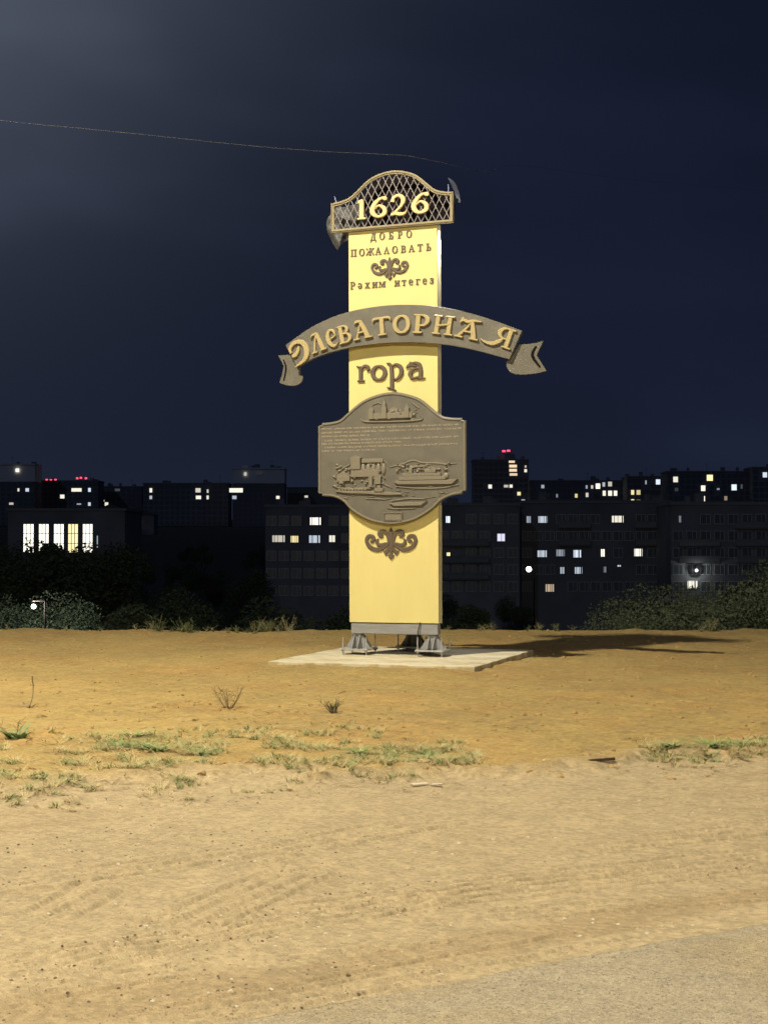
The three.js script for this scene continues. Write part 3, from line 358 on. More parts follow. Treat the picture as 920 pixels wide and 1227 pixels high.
// torn wrapping film left on the crown
function film(name, L, R, nz, label, m, w0, amp) {
  const t = [], idx = [], n = 18, k = 14; const CL = new THREE.CatmullRomCurve3(L.map((p) => V(p[0], p[1], 0))), CR = new THREE.CatmullRomCurve3(R.map((p) => V(p[0], p[1], 0)));
  for (let j = 0; j <= n; j++) { const a = CL.getPoint(j / n), b = CR.getPoint(j / n); for (let i = 0; i <= k; i++) { const q = i / k, x = a.x + (b.x - a.x) * q, y = a.y + (b.y - a.y) * q; t.push(x, y, w0 + amp * (Math.abs(((x * 3.1 + y * 2.3) % 1 + 1) % 1 - 0.5) * 2 - 0.5) + amp * 0.8 * (fbm(x * 6, y * 6, 2) - 0.5)); } }
  for (let j = 0; j < n; j++) for (let i = 0; i < k; i++) { const a = j * (k + 1) + i, b = a + 1, c = a + k + 1; idx.push(a, c, b, b, c, c + 1); }
  const g = new THREE.BufferGeometry(); g.setAttribute('position', new THREE.Float32BufferAttribute(t, 3)); g.setIndex(idx); g.computeVertexNormals();
  g.rotateY(-21 * Math.PI / 180).translate(0.15, 0.12, -23);
  tag(mesh(name, g, m), label, 'plastic film');
}
film('plastic_film', [[-1.13, 7.12], [-1.2, 7.0], [-1.23, 6.84], [-1.21, 6.7], [-1.15, 6.58], [-1.07, 6.46]], [[-0.55, 7.16], [-0.6, 7.0], [-0.64, 6.86], [-0.74, 6.72], [-0.88, 6.6], [-1.05, 6.455]], 0, 'large grey torn plastic sheet hanging behind the lattice crown with the year', mat(0.055, 0.054, 0.05, 0.6), -0.22, 0.09);
film('plastic_film', [[0.875, 7.4], [0.92, 7.3], [0.985, 7.15], [1.03, 7.0]], [[0.89, 7.4], [0.99, 7.31], [1.05, 7.16], [1.075, 7.0]], 0, 'small bluish wisp of torn film at the corner pin of the crown', mat(0.02, 0.025, 0.045, 0.6), -0.06, 0.03);

// ---------------------------------------------------------------- overhead cable
tag(mesh('overhead_cable', tube([[-30, 12.4, -24], [-14, 10.3, -25], [-6.8, 9.36, -26], [-5.9, 9.27, -26], [-4, 9.08, -26], [-2.4, 8.91, -26], [-1, 8.8, -26], [0.6, 8.71, -26], [1.4, 8.64, -26.5], [3.6, 12.2, -40], [13.6, 21.8, -80], [48, 40, -160]], 0.003, 260, 6), mat(0.06, 0.056, 0.05, 0.6)), 'thin overhead cable sagging across the sky above the stele', 'cable');

// ---------------------------------------------------------------- plants and debris on the ground
const bladeMats = [mat(0.235, 0.26, 0.09, 0.8), mat(0.17, 0.25, 0.07, 0.8), mat(0.47, 0.38, 0.18, 0.85), mat(0.24, 0.175, 0.085, 0.9)];
function bladeGeo(list, lean, len, wid, twigs = 0, flat = 0) {            // curved tapering blades from a common root
  const v = [];
  for (let k = 0; k < list; k++) {
    const a = rr(0, 6.283), L = len * rr(0.55, 1.15), s = lean * rr(0.3, 1.2), w = wid * rr(0.6, 1.2), cx = Math.cos(a), cz = Math.sin(a), ox = rr(-1, 1) * len * 0.25, oz = rr(-1, 1) * len * 0.25; let prev = null;
    for (let q = 0; q <= 3; q++) { const t = q / 3, out = L * s * t * t + L * flat * t, y = L * t * (1 - 0.35 * s * t) * (1 - flat * 0.75), ww = w * (1 - t * 0.85) / 2; const p = [[ox + cx * out - cz * ww, y, oz + cz * out + cx * ww], [ox + cx * out + cz * ww, y, oz + cz * out - cx * ww]]; if (prev) v.push(...prev[0], ...prev[1], ...p[1], ...prev[0], ...p[1], ...p[0]); prev = p; }
  }
  const g = new THREE.BufferGeometry(); g.setAttribute('position', new THREE.Float32BufferAttribute(v, 3)); g.computeVertexNormals(); return g;
}
function scatter(name, g, m, n, place, label, category) {
  const o = new THREE.InstancedMesh(g, m, n); o.name = numbered(name); const q = new THREE.Object3D();
  for (let i = 0; i < n; i++) { const [x, z, s, dy = 0] = place(i); q.position.set(x, gy(x, z) + dy, z); q.rotation.set(rr(-0.15, 0.15), rr(0, 6.28), rr(-0.15, 0.15)); q.scale.set(s * rr(0.8, 1.2), s * rr(0.6, 1.1), s * rr(0.8, 1.2)); q.updateMatrix(); o.setMatrixAt(i, q.matrix); }
  o.castShadow = o.receiveShadow = true; scene.add(o); tag(o, label, category, null, 'stuff'); return o;
}
const edgeD = (x) => 11.35 + 0.9 * sst(-3, 0, x) + 0.45 * sst(0, 4, x);
const patchy = (gen, f, cut) => () => { for (let k = 0; k < 60; k++) { const p = gen(); if (fbm(p[0] * f + 31, p[1] * f, 3) > cut) return p; } return gen(); };
const strip = (spread, bias) => () => { const x = rnd() < 0.91 ? -4.6 + 5.4 * Math.pow(rnd(), 1.15) : rr(2.2, 3.5); const d = edgeD(x) + (rnd() + rnd() - 1) * spread * (x < 0 ? 1 : 0.45) + bias * (x < 0 ? 1 : 0.3); return [x, -d, rr(0.6, 1.3)]; };
scatter('dry_grass', bladeGeo(9, 0.9, 0.11, 0.006, 0, 0.5), bladeMats[2], 1500, patchy(strip(2.1, 0.7), 3.2, 0.5), 'dry straw grass along the edge of the clay', 'dry grass');
scatter('green_grass', bladeGeo(9, 0.8, 0.09, 0.007, 0, 0.4), bladeMats[0], 1150, patchy(strip(2.1, 0.85), 3.2, 0.55), 'short olive grass along the edge of the clay', 'grass');
scatter('ground_litter', bladeGeo(4, 0.6, 0.1, 0.007, 0, 0.9), bladeMats[3], 900, patchy(() => { const x = rr(-5, 5); return [x, -rr(10.4, 17), rr(0.5, 1.3), 0.004]; }, 0.9, 0.52), 'brown stalks and litter strewn over clay', 'litter');
const stone = new THREE.IcosahedronGeometry(0.0085, 1); { const p = stone.attributes.position; for (let i = 0; i < p.count; i++) { const k = 0.75 + 0.5 * hash(Math.round(p.getX(i) * 9000), Math.round(p.getY(i) * 9000 + p.getZ(i) * 5000)); p.setXYZ(i, p.getX(i) * k, p.getY(i) * k * 0.8, p.getZ(i) * k); } stone.computeVertexNormals(); }
scatter('gravel', stone, mat(0.15, 0.105, 0.06, 0.95), 2600, patchy(() => { const d = Math.exp(rr(Math.log(5), Math.log(13))); return [rr(-0.3, 0.3) * d, -d, 0.2 + 0.9 * Math.pow(rnd(), 5)]; }, 0.9, 0.56), 'dark crumbs of stone scattered on the dirt', 'gravel');
scatter('grit', stone, mat(0.24, 0.175, 0.095, 0.95), 9000, patchy(() => { const d = Math.exp(rr(Math.log(5), Math.log(13))); return [rr(-0.32, 0.32) * d, -d, 0.16 + 0.3 * Math.pow(rnd(), 3)]; }, 0.8, 0.42), 'fine brown grit all over the packed dirt', 'grit');
scatter('pale_gravel', stone, mat(0.5, 0.43, 0.3, 0.95), 700, patchy(() => { const d = Math.exp(rr(Math.log(5), Math.log(14))); return [rr(-0.3, 0.3) * d, -d, 0.3 + 1.2 * Math.pow(rnd(), 4)]; }, 1.1, 0.48), 'pale pebbles scattered on the dirt', 'gravel');
scatter('clay_clods', stone, mat(0.33, 0.21, 0.075, 0.95), 2600, () => { const d = rr(11.5, 31); return [rr(-0.3, 0.3) * d, -d, 0.6 + 3.4 * Math.pow(rnd(), 5)]; }, 'crumbled clods of orange clay on the bank', 'soil');
function plant(name, label, x, z, parts, group) { const t = thing(name, label, 'plant', [x, gy(x, z) - 0.005, z], rr(0, 6), group); for (const [pn, g, m] of parts) mesh(pn, g, m, t); return t; }
const twig = (n, h, sp) => { const l = []; for (let k = 0; k < n; k++) { const a = rr(0, 6.28), s = rr(0.2, 1) * sp, hh = h * rr(0.5, 1); const b = V(Math.cos(a) * s, hh, Math.sin(a) * s); l.push(rod(V(b.x * 0.2, 0, b.z * 0.2), b, 0.004, 0.002, 4)); for (let j = 0; j < 3; j++) { const q = b.clone().multiplyScalar(rr(0.4, 0.9)); l.push(rod(q, q.clone().add(V(rr(-0.1, 0.1), rr(0.01, 0.09), rr(-0.1, 0.1))), 0.0025, 0.0015, 4)); } } return merge(l); };
plant('dry_weed', 'brown twiggy dead weed alone on the orange clay left of the pad', -1.72, -16.5, [['stem', twig(14, 0.26, 0.26), bladeMats[3]], ['leaf', bladeGeo(10, 1, 0.16, 0.01, 0, 0.5), bladeMats[3]]]);
plant('dry_weed', 'dark upright weed tuft on the clay in front of the pad', -0.54, -15.8, [['stem', twig(10, 0.14, 0.2), mat(0.07, 0.06, 0.03, 0.9)], ['leaf', bladeGeo(22, 0.5, 0.16, 0.012), mat(0.09, 0.085, 0.035, 0.9)]]);
plant('leafy_weed', 'low dark green broad-leaved weed beside a dry stalk', -3.4, -13.7, [['leaf', bladeGeo(26, 1.2, 0.22, 0.05, 0, 0.35), mat(0.16, 0.24, 0.08, 0.7)], ['stem', twig(5, 0.2, 0.2), bladeMats[3]]]);
plant('dry_stalk', 'single thin bent dead stalk above scattered brown litter', -3.9, -16.3, [['stem', tube([[0, 0, 0], [-0.05, 0.1, 0], [-0.09, 0.22, 0.02], [-0.07, 0.34, 0.02]], 0.006), bladeMats[3]], ['litter', bladeGeo(22, 1, 0.2, 0.012, 0, 0.8), bladeMats[3]]]);
for (const [x, z, s] of [[-2.32, -13.9, 1], [-2.0, -13.0, 1.2], [-2.35, -13.25, 0.9], [-1.55, -12.75, 0.8], [-0.2, -12.8, 0.7], [0.35, -12.5, 0.8], [2.85, -12.95, 1], [3.15, -13.1, 0.9], [2.5, -12.9, 0.7]]) plant('grass_clump', 'small bright green grass clump at the edge of the clay', x, z, [['leaf', bladeGeo(60, 1.0, 0.16 * s, 0.012, 0, 0.5).scale(1.7, 0.8, 1.4), bladeMats[1]], ['dry_leaf', bladeGeo(25, 1, 0.17 * s, 0.009, 0, 0.6).scale(1.6, 0.8, 1.4), bladeMats[2]]], 'green grass clumps on the clay edge');
const weedMat = mat(0.14, 0.15, 0.06, 0.85), weedTan = mat(0.27, 0.24, 0.12, 0.85);
for (let k = 0; k < 46; k++) {
  const u = rnd(), x = u < 0.62 ? rr(-5.6, -1.6) : u < 0.72 ? rr(-8, -5.6) : u < 0.93 ? rr(1.3, 4.3) : rr(4.3, 7.5), h = 0.06 + 0.36 * Math.pow(rnd(), 3), z = -(crestAt(x) - rr(-0.1, 0.5)), lean = rr(0.5, 1.6);
  plant('crest_weed', 'ragged weed on the brow of the clay bank', x, z, [['stem', twig(3 + Math.floor(h * 14), h, h * rr(0.4, 1.1)), rnd() < 0.5 ? weedTan : weedMat], ['leaf', bladeGeo(14 + Math.floor(h * 70), lean, h * rr(0.45, 0.8), rr(0.01, 0.024), 0, rr(0, 0.3)).scale(rr(1, 2.2), 1, 1), rnd() < 0.75 ? weedMat : weedTan]], 'weeds along the brow of the bank');
}
tag(mesh('wooden_stick', [box(0.24, 0.022, 0.03).rotateY(0.25).rotateZ(0.04).translate(1.79, gy(1.79, -12.25) + 0.012, -12.25)], mat(0.06, 0.03, 0.018, 0.9)), 'short dark wooden stick lying on the dirt', 'stick');
tag(mesh('litter_scrap', [box(0.13, 0.012, 0.06).rotateY(0.4).translate(0.27, gy(0.27, -11.3) + 0.012, -11.3), box(0.09, 0.01, 0.04).rotateY(-0.6).rotateZ(0.15).translate(0.4, gy(0.4, -11.25) + 0.015, -11.25)], mat(0.55, 0.47, 0.33, 0.9)), 'pale crumpled scrap of paper on the dirt', 'litter');

// ---------------------------------------------------------------- trees
const bark = mat(0.06, 0.05, 0.04, 0.95);
function treeParts(h, crownR, crownY, n, leaf, flat = 1) {
  const v = [], clumps = []; for (let k = 0; k < 16; k++) { const a = rr(0, 6.28), r = crownR * Math.sqrt(rnd()) * 0.75, y = crownY + rr(-0.5, 0.5) * (h - crownY) * 1.6; clumps.push([Math.cos(a) * r, y, Math.sin(a) * r, crownR * rr(0.28, 0.5)]); }
  for (let i = 0; i < n; i++) { const c = clumps[Math.floor(rnd() * clumps.length)]; const u = rr(-1, 1), a = rr(0, 6.28), s = Math.sqrt(1 - u * u), r = c[3] * Math.pow(rnd(), 0.4); const p = V(c[0] + r * s * Math.cos(a), c[1] + r * u * 0.85 * flat, c[2] + r * s * Math.sin(a)); const d1 = V(rr(-1, 1), rr(-1, 0.6), rr(-1, 1)).normalize(), d2 = V(rr(-1, 1), rr(-1, 1), rr(-1, 1)).cross(d1).normalize(), L = leaf * rr(0.6, 1.4); d1.multiplyScalar(L); d2.multiplyScalar(L * 0.5); v.push(p.x - d1.x, p.y - d1.y, p.z - d1.z, p.x + d2.x, p.y + d2.y, p.z + d2.z, p.x + d1.x, p.y + d1.y, p.z + d1.z, p.x - d1.x, p.y - d1.y, p.z - d1.z, p.x + d1.x, p.y + d1.y, p.z + d1.z, p.x - d2.x, p.y - d2.y, p.z - d2.z); }
  const g = new THREE.BufferGeometry(); g.setAttribute('position', new THREE.Float32BufferAttribute(v, 3)); g.computeVertexNormals();
  const tr = [rod(V(0, -0.5, 0), V(0.05 * h, crownY, 0), h * 0.022, h * 0.012, 8)]; clumps.forEach((c, i) => { if (i % 2 === 0) tr.push(rod(V(0.03 * h, crownY * rr(0.5, 0.95), 0), V(c[0], c[1], c[2]), h * 0.009, h * 0.003, 5)); });
  return [g, merge(tr)];
}
const leafMats = [mat(0.07, 0.1, 0.04, 0.85), mat(0.08, 0.115, 0.045, 0.85), mat(0.09, 0.115, 0.055, 0.85)];
const protos = [treeParts(11, 4.2, 6.5, 9000, 0.16), treeParts(9, 3.4, 5.2, 8000, 0.14), treeParts(13, 3.6, 8, 9000, 0.16), treeParts(8, 4.0, 4.4, 8000, 0.15)];
function tree(kind, x, z, s, label, group, y) { const t = thing('leafy_tree', label, 'tree', [x, y ?? gy(x, z) - 0.3, z], rr(0, 6.28), group); const [c, k] = protos[kind]; mesh('crown', c, leafMats[Math.floor(rnd() * 3)], t); mesh('trunk', k, bark, t); t.scale.setScalar(s); return t; }
for (const [px, d, k, s] of [[-40, 75, 0, 0.95], [40, 112, 1, 0.95], [75, 150, 3, 1.0], [110, 110, 0, 1.0], [150, 96, 2, 0.9], [190, 120, 0, 1.1], [225, 88, 3, 1.05], [265, 104, 0, 1.0], [305, 92, 1, 1.1], [345, 110, 0, 1.05], [385, 95, 3, 1.0], [425, 118, 0, 1.0], [470, 100, 1, 1.1], [540, 108, 0, 0.95], [575, 96, 3, 0.95], [605, 118, 1, 1.0], [560, 130, 2, 0.85], [700, 125, 1, 0.8], [720, 112, 3, 0.8]]) { const p = spot(px, 700, d); tree(k, p.x, p.z, s, 'dark leafy tree in the valley between the bank and the town', 'dark trees in the valley'); }
for (const [px, d, k, s] of [[20, 185, 0, 1.05], [62, 180, 2, 1.1], [100, 190, 1, 1.25], [140, 205, 0, 1.1], [215, 200, 3, 1.3], [300, 215, 0, 1.1], [520, 205, 0, 0.95], [615, 215, 1, 0.9], [770, 215, 3, 0.9], [890, 205, 0, 0.95], [840, 195, 1, 0.85]]) { const p = spot(px, 690, d); tree(k, p.x, p.z, s, 'dark tree standing close before the five-storey blocks', 'trees before the five-storey blocks'); }
for (const [px, top, d, k] of [[36, 640, 172, 1], [52, 638, 168, 2], [71, 636, 174, 2], [84, 640, 176, 0], [97, 642, 166, 3], [10, 648, 170, 0], [118, 650, 172, 1]]) { const p = spot(px, top, d), g0 = gy(p.x, p.z); tree(k, p.x, p.z, (p.y - g0) / [12, 9.6, 13.8, 8.6][k], 'tall dark tree rising in front of the lit hall windows', 'trees in front of the hall'); }
for (let k = 0; k < 26; k++) { const p = spot(20 + k * 36 + rr(-10, 10), 620, rr(300, 345)); tree(k % 4, p.x, p.z, rr(0.9, 1.3), 'distant tree in the belt below the far apartment blocks', 'belt of distant trees', gy(p.x, p.z) - 0.5); }
// bushes on the slope just beyond the brow, right-hand side
const bushP = [treeParts(3.6, 1.9, 2.0, 8000, 0.05), treeParts(3.0, 1.7, 1.6, 7000, 0.045), treeParts(4.4, 1.9, 2.6, 8000, 0.05)], bushMat = mat(0.068, 0.085, 0.04, 0.85);
for (const [px, d, k, s, top] of [[748, 41, 1, 0.75, 740], [782, 43, 0, 0.9, 730], [820, 40, 1, 0.95, 732], [852, 44, 2, 0.95, 718], [885, 41, 0, 1.0, 708], [915, 44, 2, 1.0, 698], [945, 41, 0, 1.0, 700], [770, 48, 2, 0.9, 716], [850, 50, 0, 1.1, 712], [900, 50, 2, 1.1, 690]]) {
  const p = spot(px, top, d), [c, tr] = bushP[k], t = thing('slope_bush', 'grey-green bush rising beyond the brow right of the stele', 'bush', [p.x, Math.max(gy(p.x, p.z) - 0.4, p.y - s * [3.5, 3.0, 4.2][k]), p.z], rr(0, 6.28), 'bushes on the slope beyond the brow'); mesh('crown', c, bushMat, t); mesh('trunk', tr, bark, t); t.scale.setScalar(s);
}
// trees round the lamp in the valley on the left
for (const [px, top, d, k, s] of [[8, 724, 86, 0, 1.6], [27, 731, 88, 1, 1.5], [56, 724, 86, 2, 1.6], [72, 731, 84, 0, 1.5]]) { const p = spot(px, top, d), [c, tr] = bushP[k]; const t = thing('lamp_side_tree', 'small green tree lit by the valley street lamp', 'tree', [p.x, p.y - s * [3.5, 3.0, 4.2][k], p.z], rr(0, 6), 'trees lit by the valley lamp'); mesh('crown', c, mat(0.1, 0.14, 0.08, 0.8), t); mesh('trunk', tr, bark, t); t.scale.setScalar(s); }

// ---------------------------------------------------------------- valley street lamps
function farLamp(px, py, d, label, power, r) {
  const p = spot(px, py, d), y0 = gy(p.x, p.z), t = thing('valley_lamp', label, 'street lamp', [p.x, y0, p.z], 0), h = p.y - y0;
  mesh('pole', new THREE.CylinderGeometry(0.05, 0.08, h + 0.3, 8).translate(0.55, (h + 0.3) / 2, 0), dark, t);
  const head = mesh('lamp_head', [rbox(0.7, 0.1, 0.3, 0.03, 0.25, h + 0.3, 0)], dark, t);
  mesh('bulb', new THREE.SphereGeometry(r, 12, 8).translate(0, h, 0.25), glow(1, 0.96, 0.9, 9), head);
  const l = new THREE.PointLight(lin(1, 0.95, 0.86), power); l.position.set(0, h, 0.25); l.castShadow = true; t.add(l);
}
farLamp(42, 726.5, 79, 'lit street lamp among small trees low in the valley', 40, 0.13);
farLamp(633, 682, 150, 'bright lit street lamp before the five-storey block', 60, 0.27);

// ---------------------------------------------------------------- town
const wallMats = [mat(0.34, 0.335, 0.33, 0.9, { map: wallGrain }), mat(0.3, 0.3, 0.305, 0.9, { map: wallGrain }), mat(0.45, 0.42, 0.38, 0.9, { map: wallGrain })], litWall = mat(0.8, 0.78, 0.74, 0.85), darkGlass = mat(0.12, 0.125, 0.13, 0.35), whiteFrame = mat(0.5, 0.5, 0.49, 0.6);  // attic tone made pale to hold the street light falling on it
const LIT = { w: [1, 0.94, 0.78], c: [0.78, 0.88, 1], y: [1, 0.85, 0.42], p: [0.82, 0.82, 1], o: [1, 0.75, 0.5] };
const litCache = {}; const lit = (k, s) => litCache[k + s] ??= glow(...LIT[k], s);
// one block: left and right bearing, top elevation, distance; rows of windows; the lit ones as seen
function block(name, label, { x0, x1, top, d, depth = 12, base, wall, floors, cols, lights, frames, balcony, group, roofBox, paleTop }) {
  const a = spot(x0, top, d), b = spot(x1, top, d), w = b.x - a.x, y0 = base ?? Math.min(gy(a.x, -d), gy(b.x, -d)) - 1, h = a.y - y0;
  const t = thing(name, label, 'building', [(a.x + b.x) / 2, y0, -d], 0, group);
  const X = (px) => spot(px, 600, d).x - t.position.x, Y = (py) => spot(460, py, d).y - y0;
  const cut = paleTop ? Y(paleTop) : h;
  mesh('wall', box(w, cut, depth, 0, cut / 2, -depth / 2), wall, t);
  if (paleTop) mesh('attic', box(w, h - cut, depth - 1, 0, (h + cut) / 2, -depth / 2), litWall, t);
  mesh('parapet', [box(w + 0.4, 0.5, depth + 0.4, 0, h + 0.25, -depth / 2)], paleTop ? litWall : wall, t);
  for (const [c, y1, wd, pale] of roofBox ?? []) mesh('roof_house', box(wd, Y(y1) - h, depth * 0.5, X(c), (Y(y1) + h) / 2, -depth / 2), pale ? litWall : wall, t);
  for (let k = 0; k < 4; k++) { const x = rr(-0.45, 0.45) * w, a = rr(0.6, 1.6); mesh('roof_vent', box(rr(0.6, 2.2), a, 1.2, x, h + 0.5 + a / 2, -depth * rr(0.2, 0.7)), wall, t); }
  if (!frames) { const x = rr(-0.4, 0.4) * w; mesh('antenna', [rod(V(x, h, -3), V(x, h + 3.5, -3), 0.06, 0.03, 5), rod(V(x - 0.6, h + 3, -3), V(x + 0.6, h + 3, -3), 0.03, 0.03, 4)], dark, t); }
  const m = 1770 / d;
  const fl = (cut - 1.2) / floors, used = [];
  for (const [px, py, wpx, hpx, k, s] of lights) {
    const ww = wpx / m, hh = hpx / m, x = X(px), y = Y(py); used.push([x, y]);
    if (frames) { const f = mesh('window', [box(ww + 0.16, 0.09, 0.09, x, y + hh / 2 + 0.03, 0.035), box(ww + 0.16, 0.09, 0.12, x, y - hh / 2 - 0.03, 0.045), box(0.08, hh, 0.09, x - ww / 2 - 0.03, y, 0.035), box(0.08, hh, 0.09, x + ww / 2 + 0.03, y, 0.035), box(0.07, hh, 0.07, x + ww * rr(-0.18, 0.18), y, 0.04), ...(ww > 1.2 ? [box(0.1, hh, 0.02, x + ww * rr(-0.42, -0.25), y, 0.03), box(rr(0.1, 0.25), hh, 0.02, x + ww * rr(0.25, 0.42), y, 0.031)] : [])], whiteFrame, t); mesh('pane', box(ww, hh, 0.02, x, y, 0.012), lit(k, s), f); }
    else mesh('window', box(ww, hh, 0.12, x, y, 0.03), lit(k, s), t);
  }
  const free = (x, y, dx, dy) => used.every(([ux, uy]) => Math.abs(ux - x) > dx || Math.abs(uy - y) > dy);
  if (frames) { const pg = new THREE.BoxGeometry(1.45, 1.45, 0.03), fg = merge([box(1.6, 0.09, 0.1, 0, 0.77, 0), box(1.6, 0.09, 0.12, 0, -0.77, 0.01), box(0.08, 1.45, 0.1, -0.76, 0, 0), box(0.08, 1.45, 0.1, 0.76, 0, 0), box(0.07, 1.45, 0.08, 0.15, 0, 0)]);
    for (let r = 0; r < floors; r++) for (let c = 0; c < cols; c++) { const x = -w / 2 + w * (c + 0.5) / cols, y = frames.y0 ? Y(frames.y0 + frames.step * r) : 0.9 + fl * (r + 0.5); if (!free(x, y, 2.0, 1.6)) continue; const f = mesh('window', fg, whiteFrame, t); f.position.set(x, y, 0.04); mesh('pane', pg, darkGlass, f); } }
  else { const l = []; for (let r = 0; r < floors; r++) for (let c = 0; c < cols; c++) { const x = -w / 2 + w * (c + 0.5) / cols, y = 0.9 + fl * (r + 0.5); if (free(x, y, 1.8, 1.6)) l.push(box(1.5, 1.4, 0.1, x, y, 0)); } if (l.length) { const o = mesh('dark_windows', l, darkGlass, t); o.userData.kind = 'stuff'; } }
  for (const [c0, c1, rows] of balcony ?? []) for (const py of rows) mesh('balcony', [box(X(c1) - X(c0), 1.0, 0.1, (X(c0) + X(c1)) / 2, Y(py) - 0.9, 0.95), box(X(c1) - X(c0), 0.14, 1, (X(c0) + X(c1)) / 2, Y(py) - 1.45, 0.5)], wallMats[0], t);
  return t;
}
// five-storey blocks across the valley
const N = { y0: 622, step: 20.2 };
block('apartment_block', 'five-storey panel block right beside the stele with a violet lit window', { x0: 440, x1: 622, top: 606, d: 236, wall: wallMats[0], floors: 5, cols: 11, frames: N, balcony: [[530, 585, [643, 663, 683]]], lights: [[536.5, 622.5, 5, 8, 'c', 1.1], [537, 666, 4, 8, 'y', 1.3], [600, 644, 9, 9, 'p', 0.85]] });
block('apartment_block', 'five-storey panel block behind the bright street lamp, many cool lit windows', { x0: 624, x1: 801, top: 603, d: 246, wall: wallMats[1], floors: 5, cols: 13, frames: N, balcony: [[668, 706, [643, 622]], [760, 797, [643, 622]]], lights: [[633, 622.5, 5, 8, 'c', 0.35], [650, 622.5, 11, 8, 'c', 0.6], [649, 663.5, 11, 8, 'c', 0.6], [671, 662.5, 10, 8, 'c', 0.3], [691, 663.5, 9, 9, 'c', 0.85], [673, 683.5, 5, 8, 'c', 0.4], [692.5, 683.5, 9, 8, 'c', 0.55], [658, 704.5, 10, 9, 'o', 0.45], [739.5, 622, 14, 8, 'w', 0.8], [721.5, 662.5, 4.5, 9, 'w', 1.2], [764, 662, 10, 9, 'w', 1.1], [741, 678, 4, 2, 'c', 0.7], [724, 682.5, 3, 7, 'c', 0.2]] });
block('apartment_block', 'five-storey panel block rising behind the bushes on the right', { x0: 803, x1: 985, top: 605, d: 232, wall: wallMats[0], floors: 5, cols: 11, frames: N, balcony: [[812, 860, [643, 663]], [880, 930, [643, 663, 622]]], lights: [[814, 622, 2.5, 8, 'c', 0.25], [828.5, 700.5, 12, 9, 'w', 0.9]] });
block('apartment_block', 'five-storey panel block left of the stele with four lit windows in a row', { x0: 318, x1: 437, top: 608, d: 240, wall: wallMats[1], floors: 5, cols: 8, frames: { y0: 624, step: 21 }, lights: [[378, 624.5, 13, 9, 'w', 1.2], [334, 645.5, 15, 8, 'w', 0.5], [353, 646, 9, 8, 'y', 0.9], [377, 646, 13, 9, 'c', 0.6], [398, 645.5, 7, 8, 'w', 0.8]] });
{ // hall with five tall lit windows
  const d = 228, t0 = spot(10, 612, d), t1 = spot(150, 612, d), y0 = gy(0, -d) - 1, h = t0.y - y0, t = thing('sports_hall', 'long hall with five tall brightly lit windows', 'building', [(t0.x + t1.x) / 2, y0, -d]);
  mesh('wall', box(t1.x - t0.x, h, 16, 0, h / 2, -8), wallMats[1], t); mesh('parapet', box(t1.x - t0.x + 0.5, 0.4, 16.5, 0, h + 0.2, -8), wallMats[1], t);
  for (const [x0, x1, k, s] of [[28.5, 41, 'w', 1.6], [47, 59, 'w', 1.5], [65, 77, 'w', 1.6], [82, 94, 'y', 1.2], [99.5, 111.5, 'w', 1.5]]) { const a = spot(x0, 628, d), b = spot(x1, 662, d), cx = (a.x + b.x) / 2 - t.position.x, cy = (a.y + b.y) / 2 - y0, w = b.x - a.x, hh = a.y - b.y; const f = mesh('window', [box(w + 0.2, 0.12, 0.12, cx, cy + hh / 2 + 0.04, 0.06), box(w + 0.2, 0.12, 0.16, cx, cy - hh / 2 - 0.04, 0.08), ...[-0.5, -0.17, 0.17, 0.5].map((q) => box(0.1, hh, 0.1, cx + q * w, cy, 0.06)), ...[0.17, -0.18].map((q) => box(w, 0.09, 0.09, cx, cy + q * hh, 0.06))], whiteFrame, t); mesh('pane', box(w, hh, 0.02, cx, cy, 0.012), lit(k, s), f); }
  { const a = spot(116.5, 642, d), b = spot(117.5, 656, d); mesh('window', box(b.x - a.x, a.y - b.y, 0.05, (a.x + b.x) / 2 - t.position.x, (a.y + b.y) / 2 - y0, 0.03), lit('c', 0.4), t); }
}
// far rise
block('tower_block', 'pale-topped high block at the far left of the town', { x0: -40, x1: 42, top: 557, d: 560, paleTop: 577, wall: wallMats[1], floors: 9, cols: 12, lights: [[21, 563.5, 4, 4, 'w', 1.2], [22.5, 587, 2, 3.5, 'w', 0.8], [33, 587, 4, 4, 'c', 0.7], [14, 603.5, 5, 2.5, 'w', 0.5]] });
block('tower_block', 'distant block with two rows of red roof lights', { x0: 46, x1: 118, top: 577, d: 580, wall: wallMats[0], floors: 9, cols: 12, lights: [[92, 587, 12, 4, 'w', 0.9], [107.5, 587, 3, 4.5, 'c', 0.8], [75, 595, 5, 4.5, 'w', 0.9], [95, 604, 5, 1.5, 'c', 0.4], [107.5, 604, 3, 4, 'c', 0.7]] });
block('tower_block', 'distant dark block with few small lit windows between red-lit and wide blocks', { x0: 121, x1: 170, top: 584, d: 600, wall: wallMats[1], floors: 8, cols: 8, lights: [[128, 604, 4, 4, 'w', 0.8], [124, 600, 3, 2, 'w', 0.5], [141, 587, 6, 3, 'c', 0.06]] });
block('tower_block', 'distant wide block with paired lit windows one above another', { x0: 172, x1: 274, top: 580, d: 570, wall: wallMats[0], floors: 8, cols: 16, lights: [[181, 587.5, 3, 5, 'w', 0.9], [181, 596, 3, 4, 'c', 0.5], [237.5, 587.5, 6, 5, 'w', 0.6], [238, 596, 6, 4, 'w', 1.0], [249, 588.5, 2, 4, 'w', 0.6], [249, 596, 2.5, 4.5, 'w', 0.8]] });
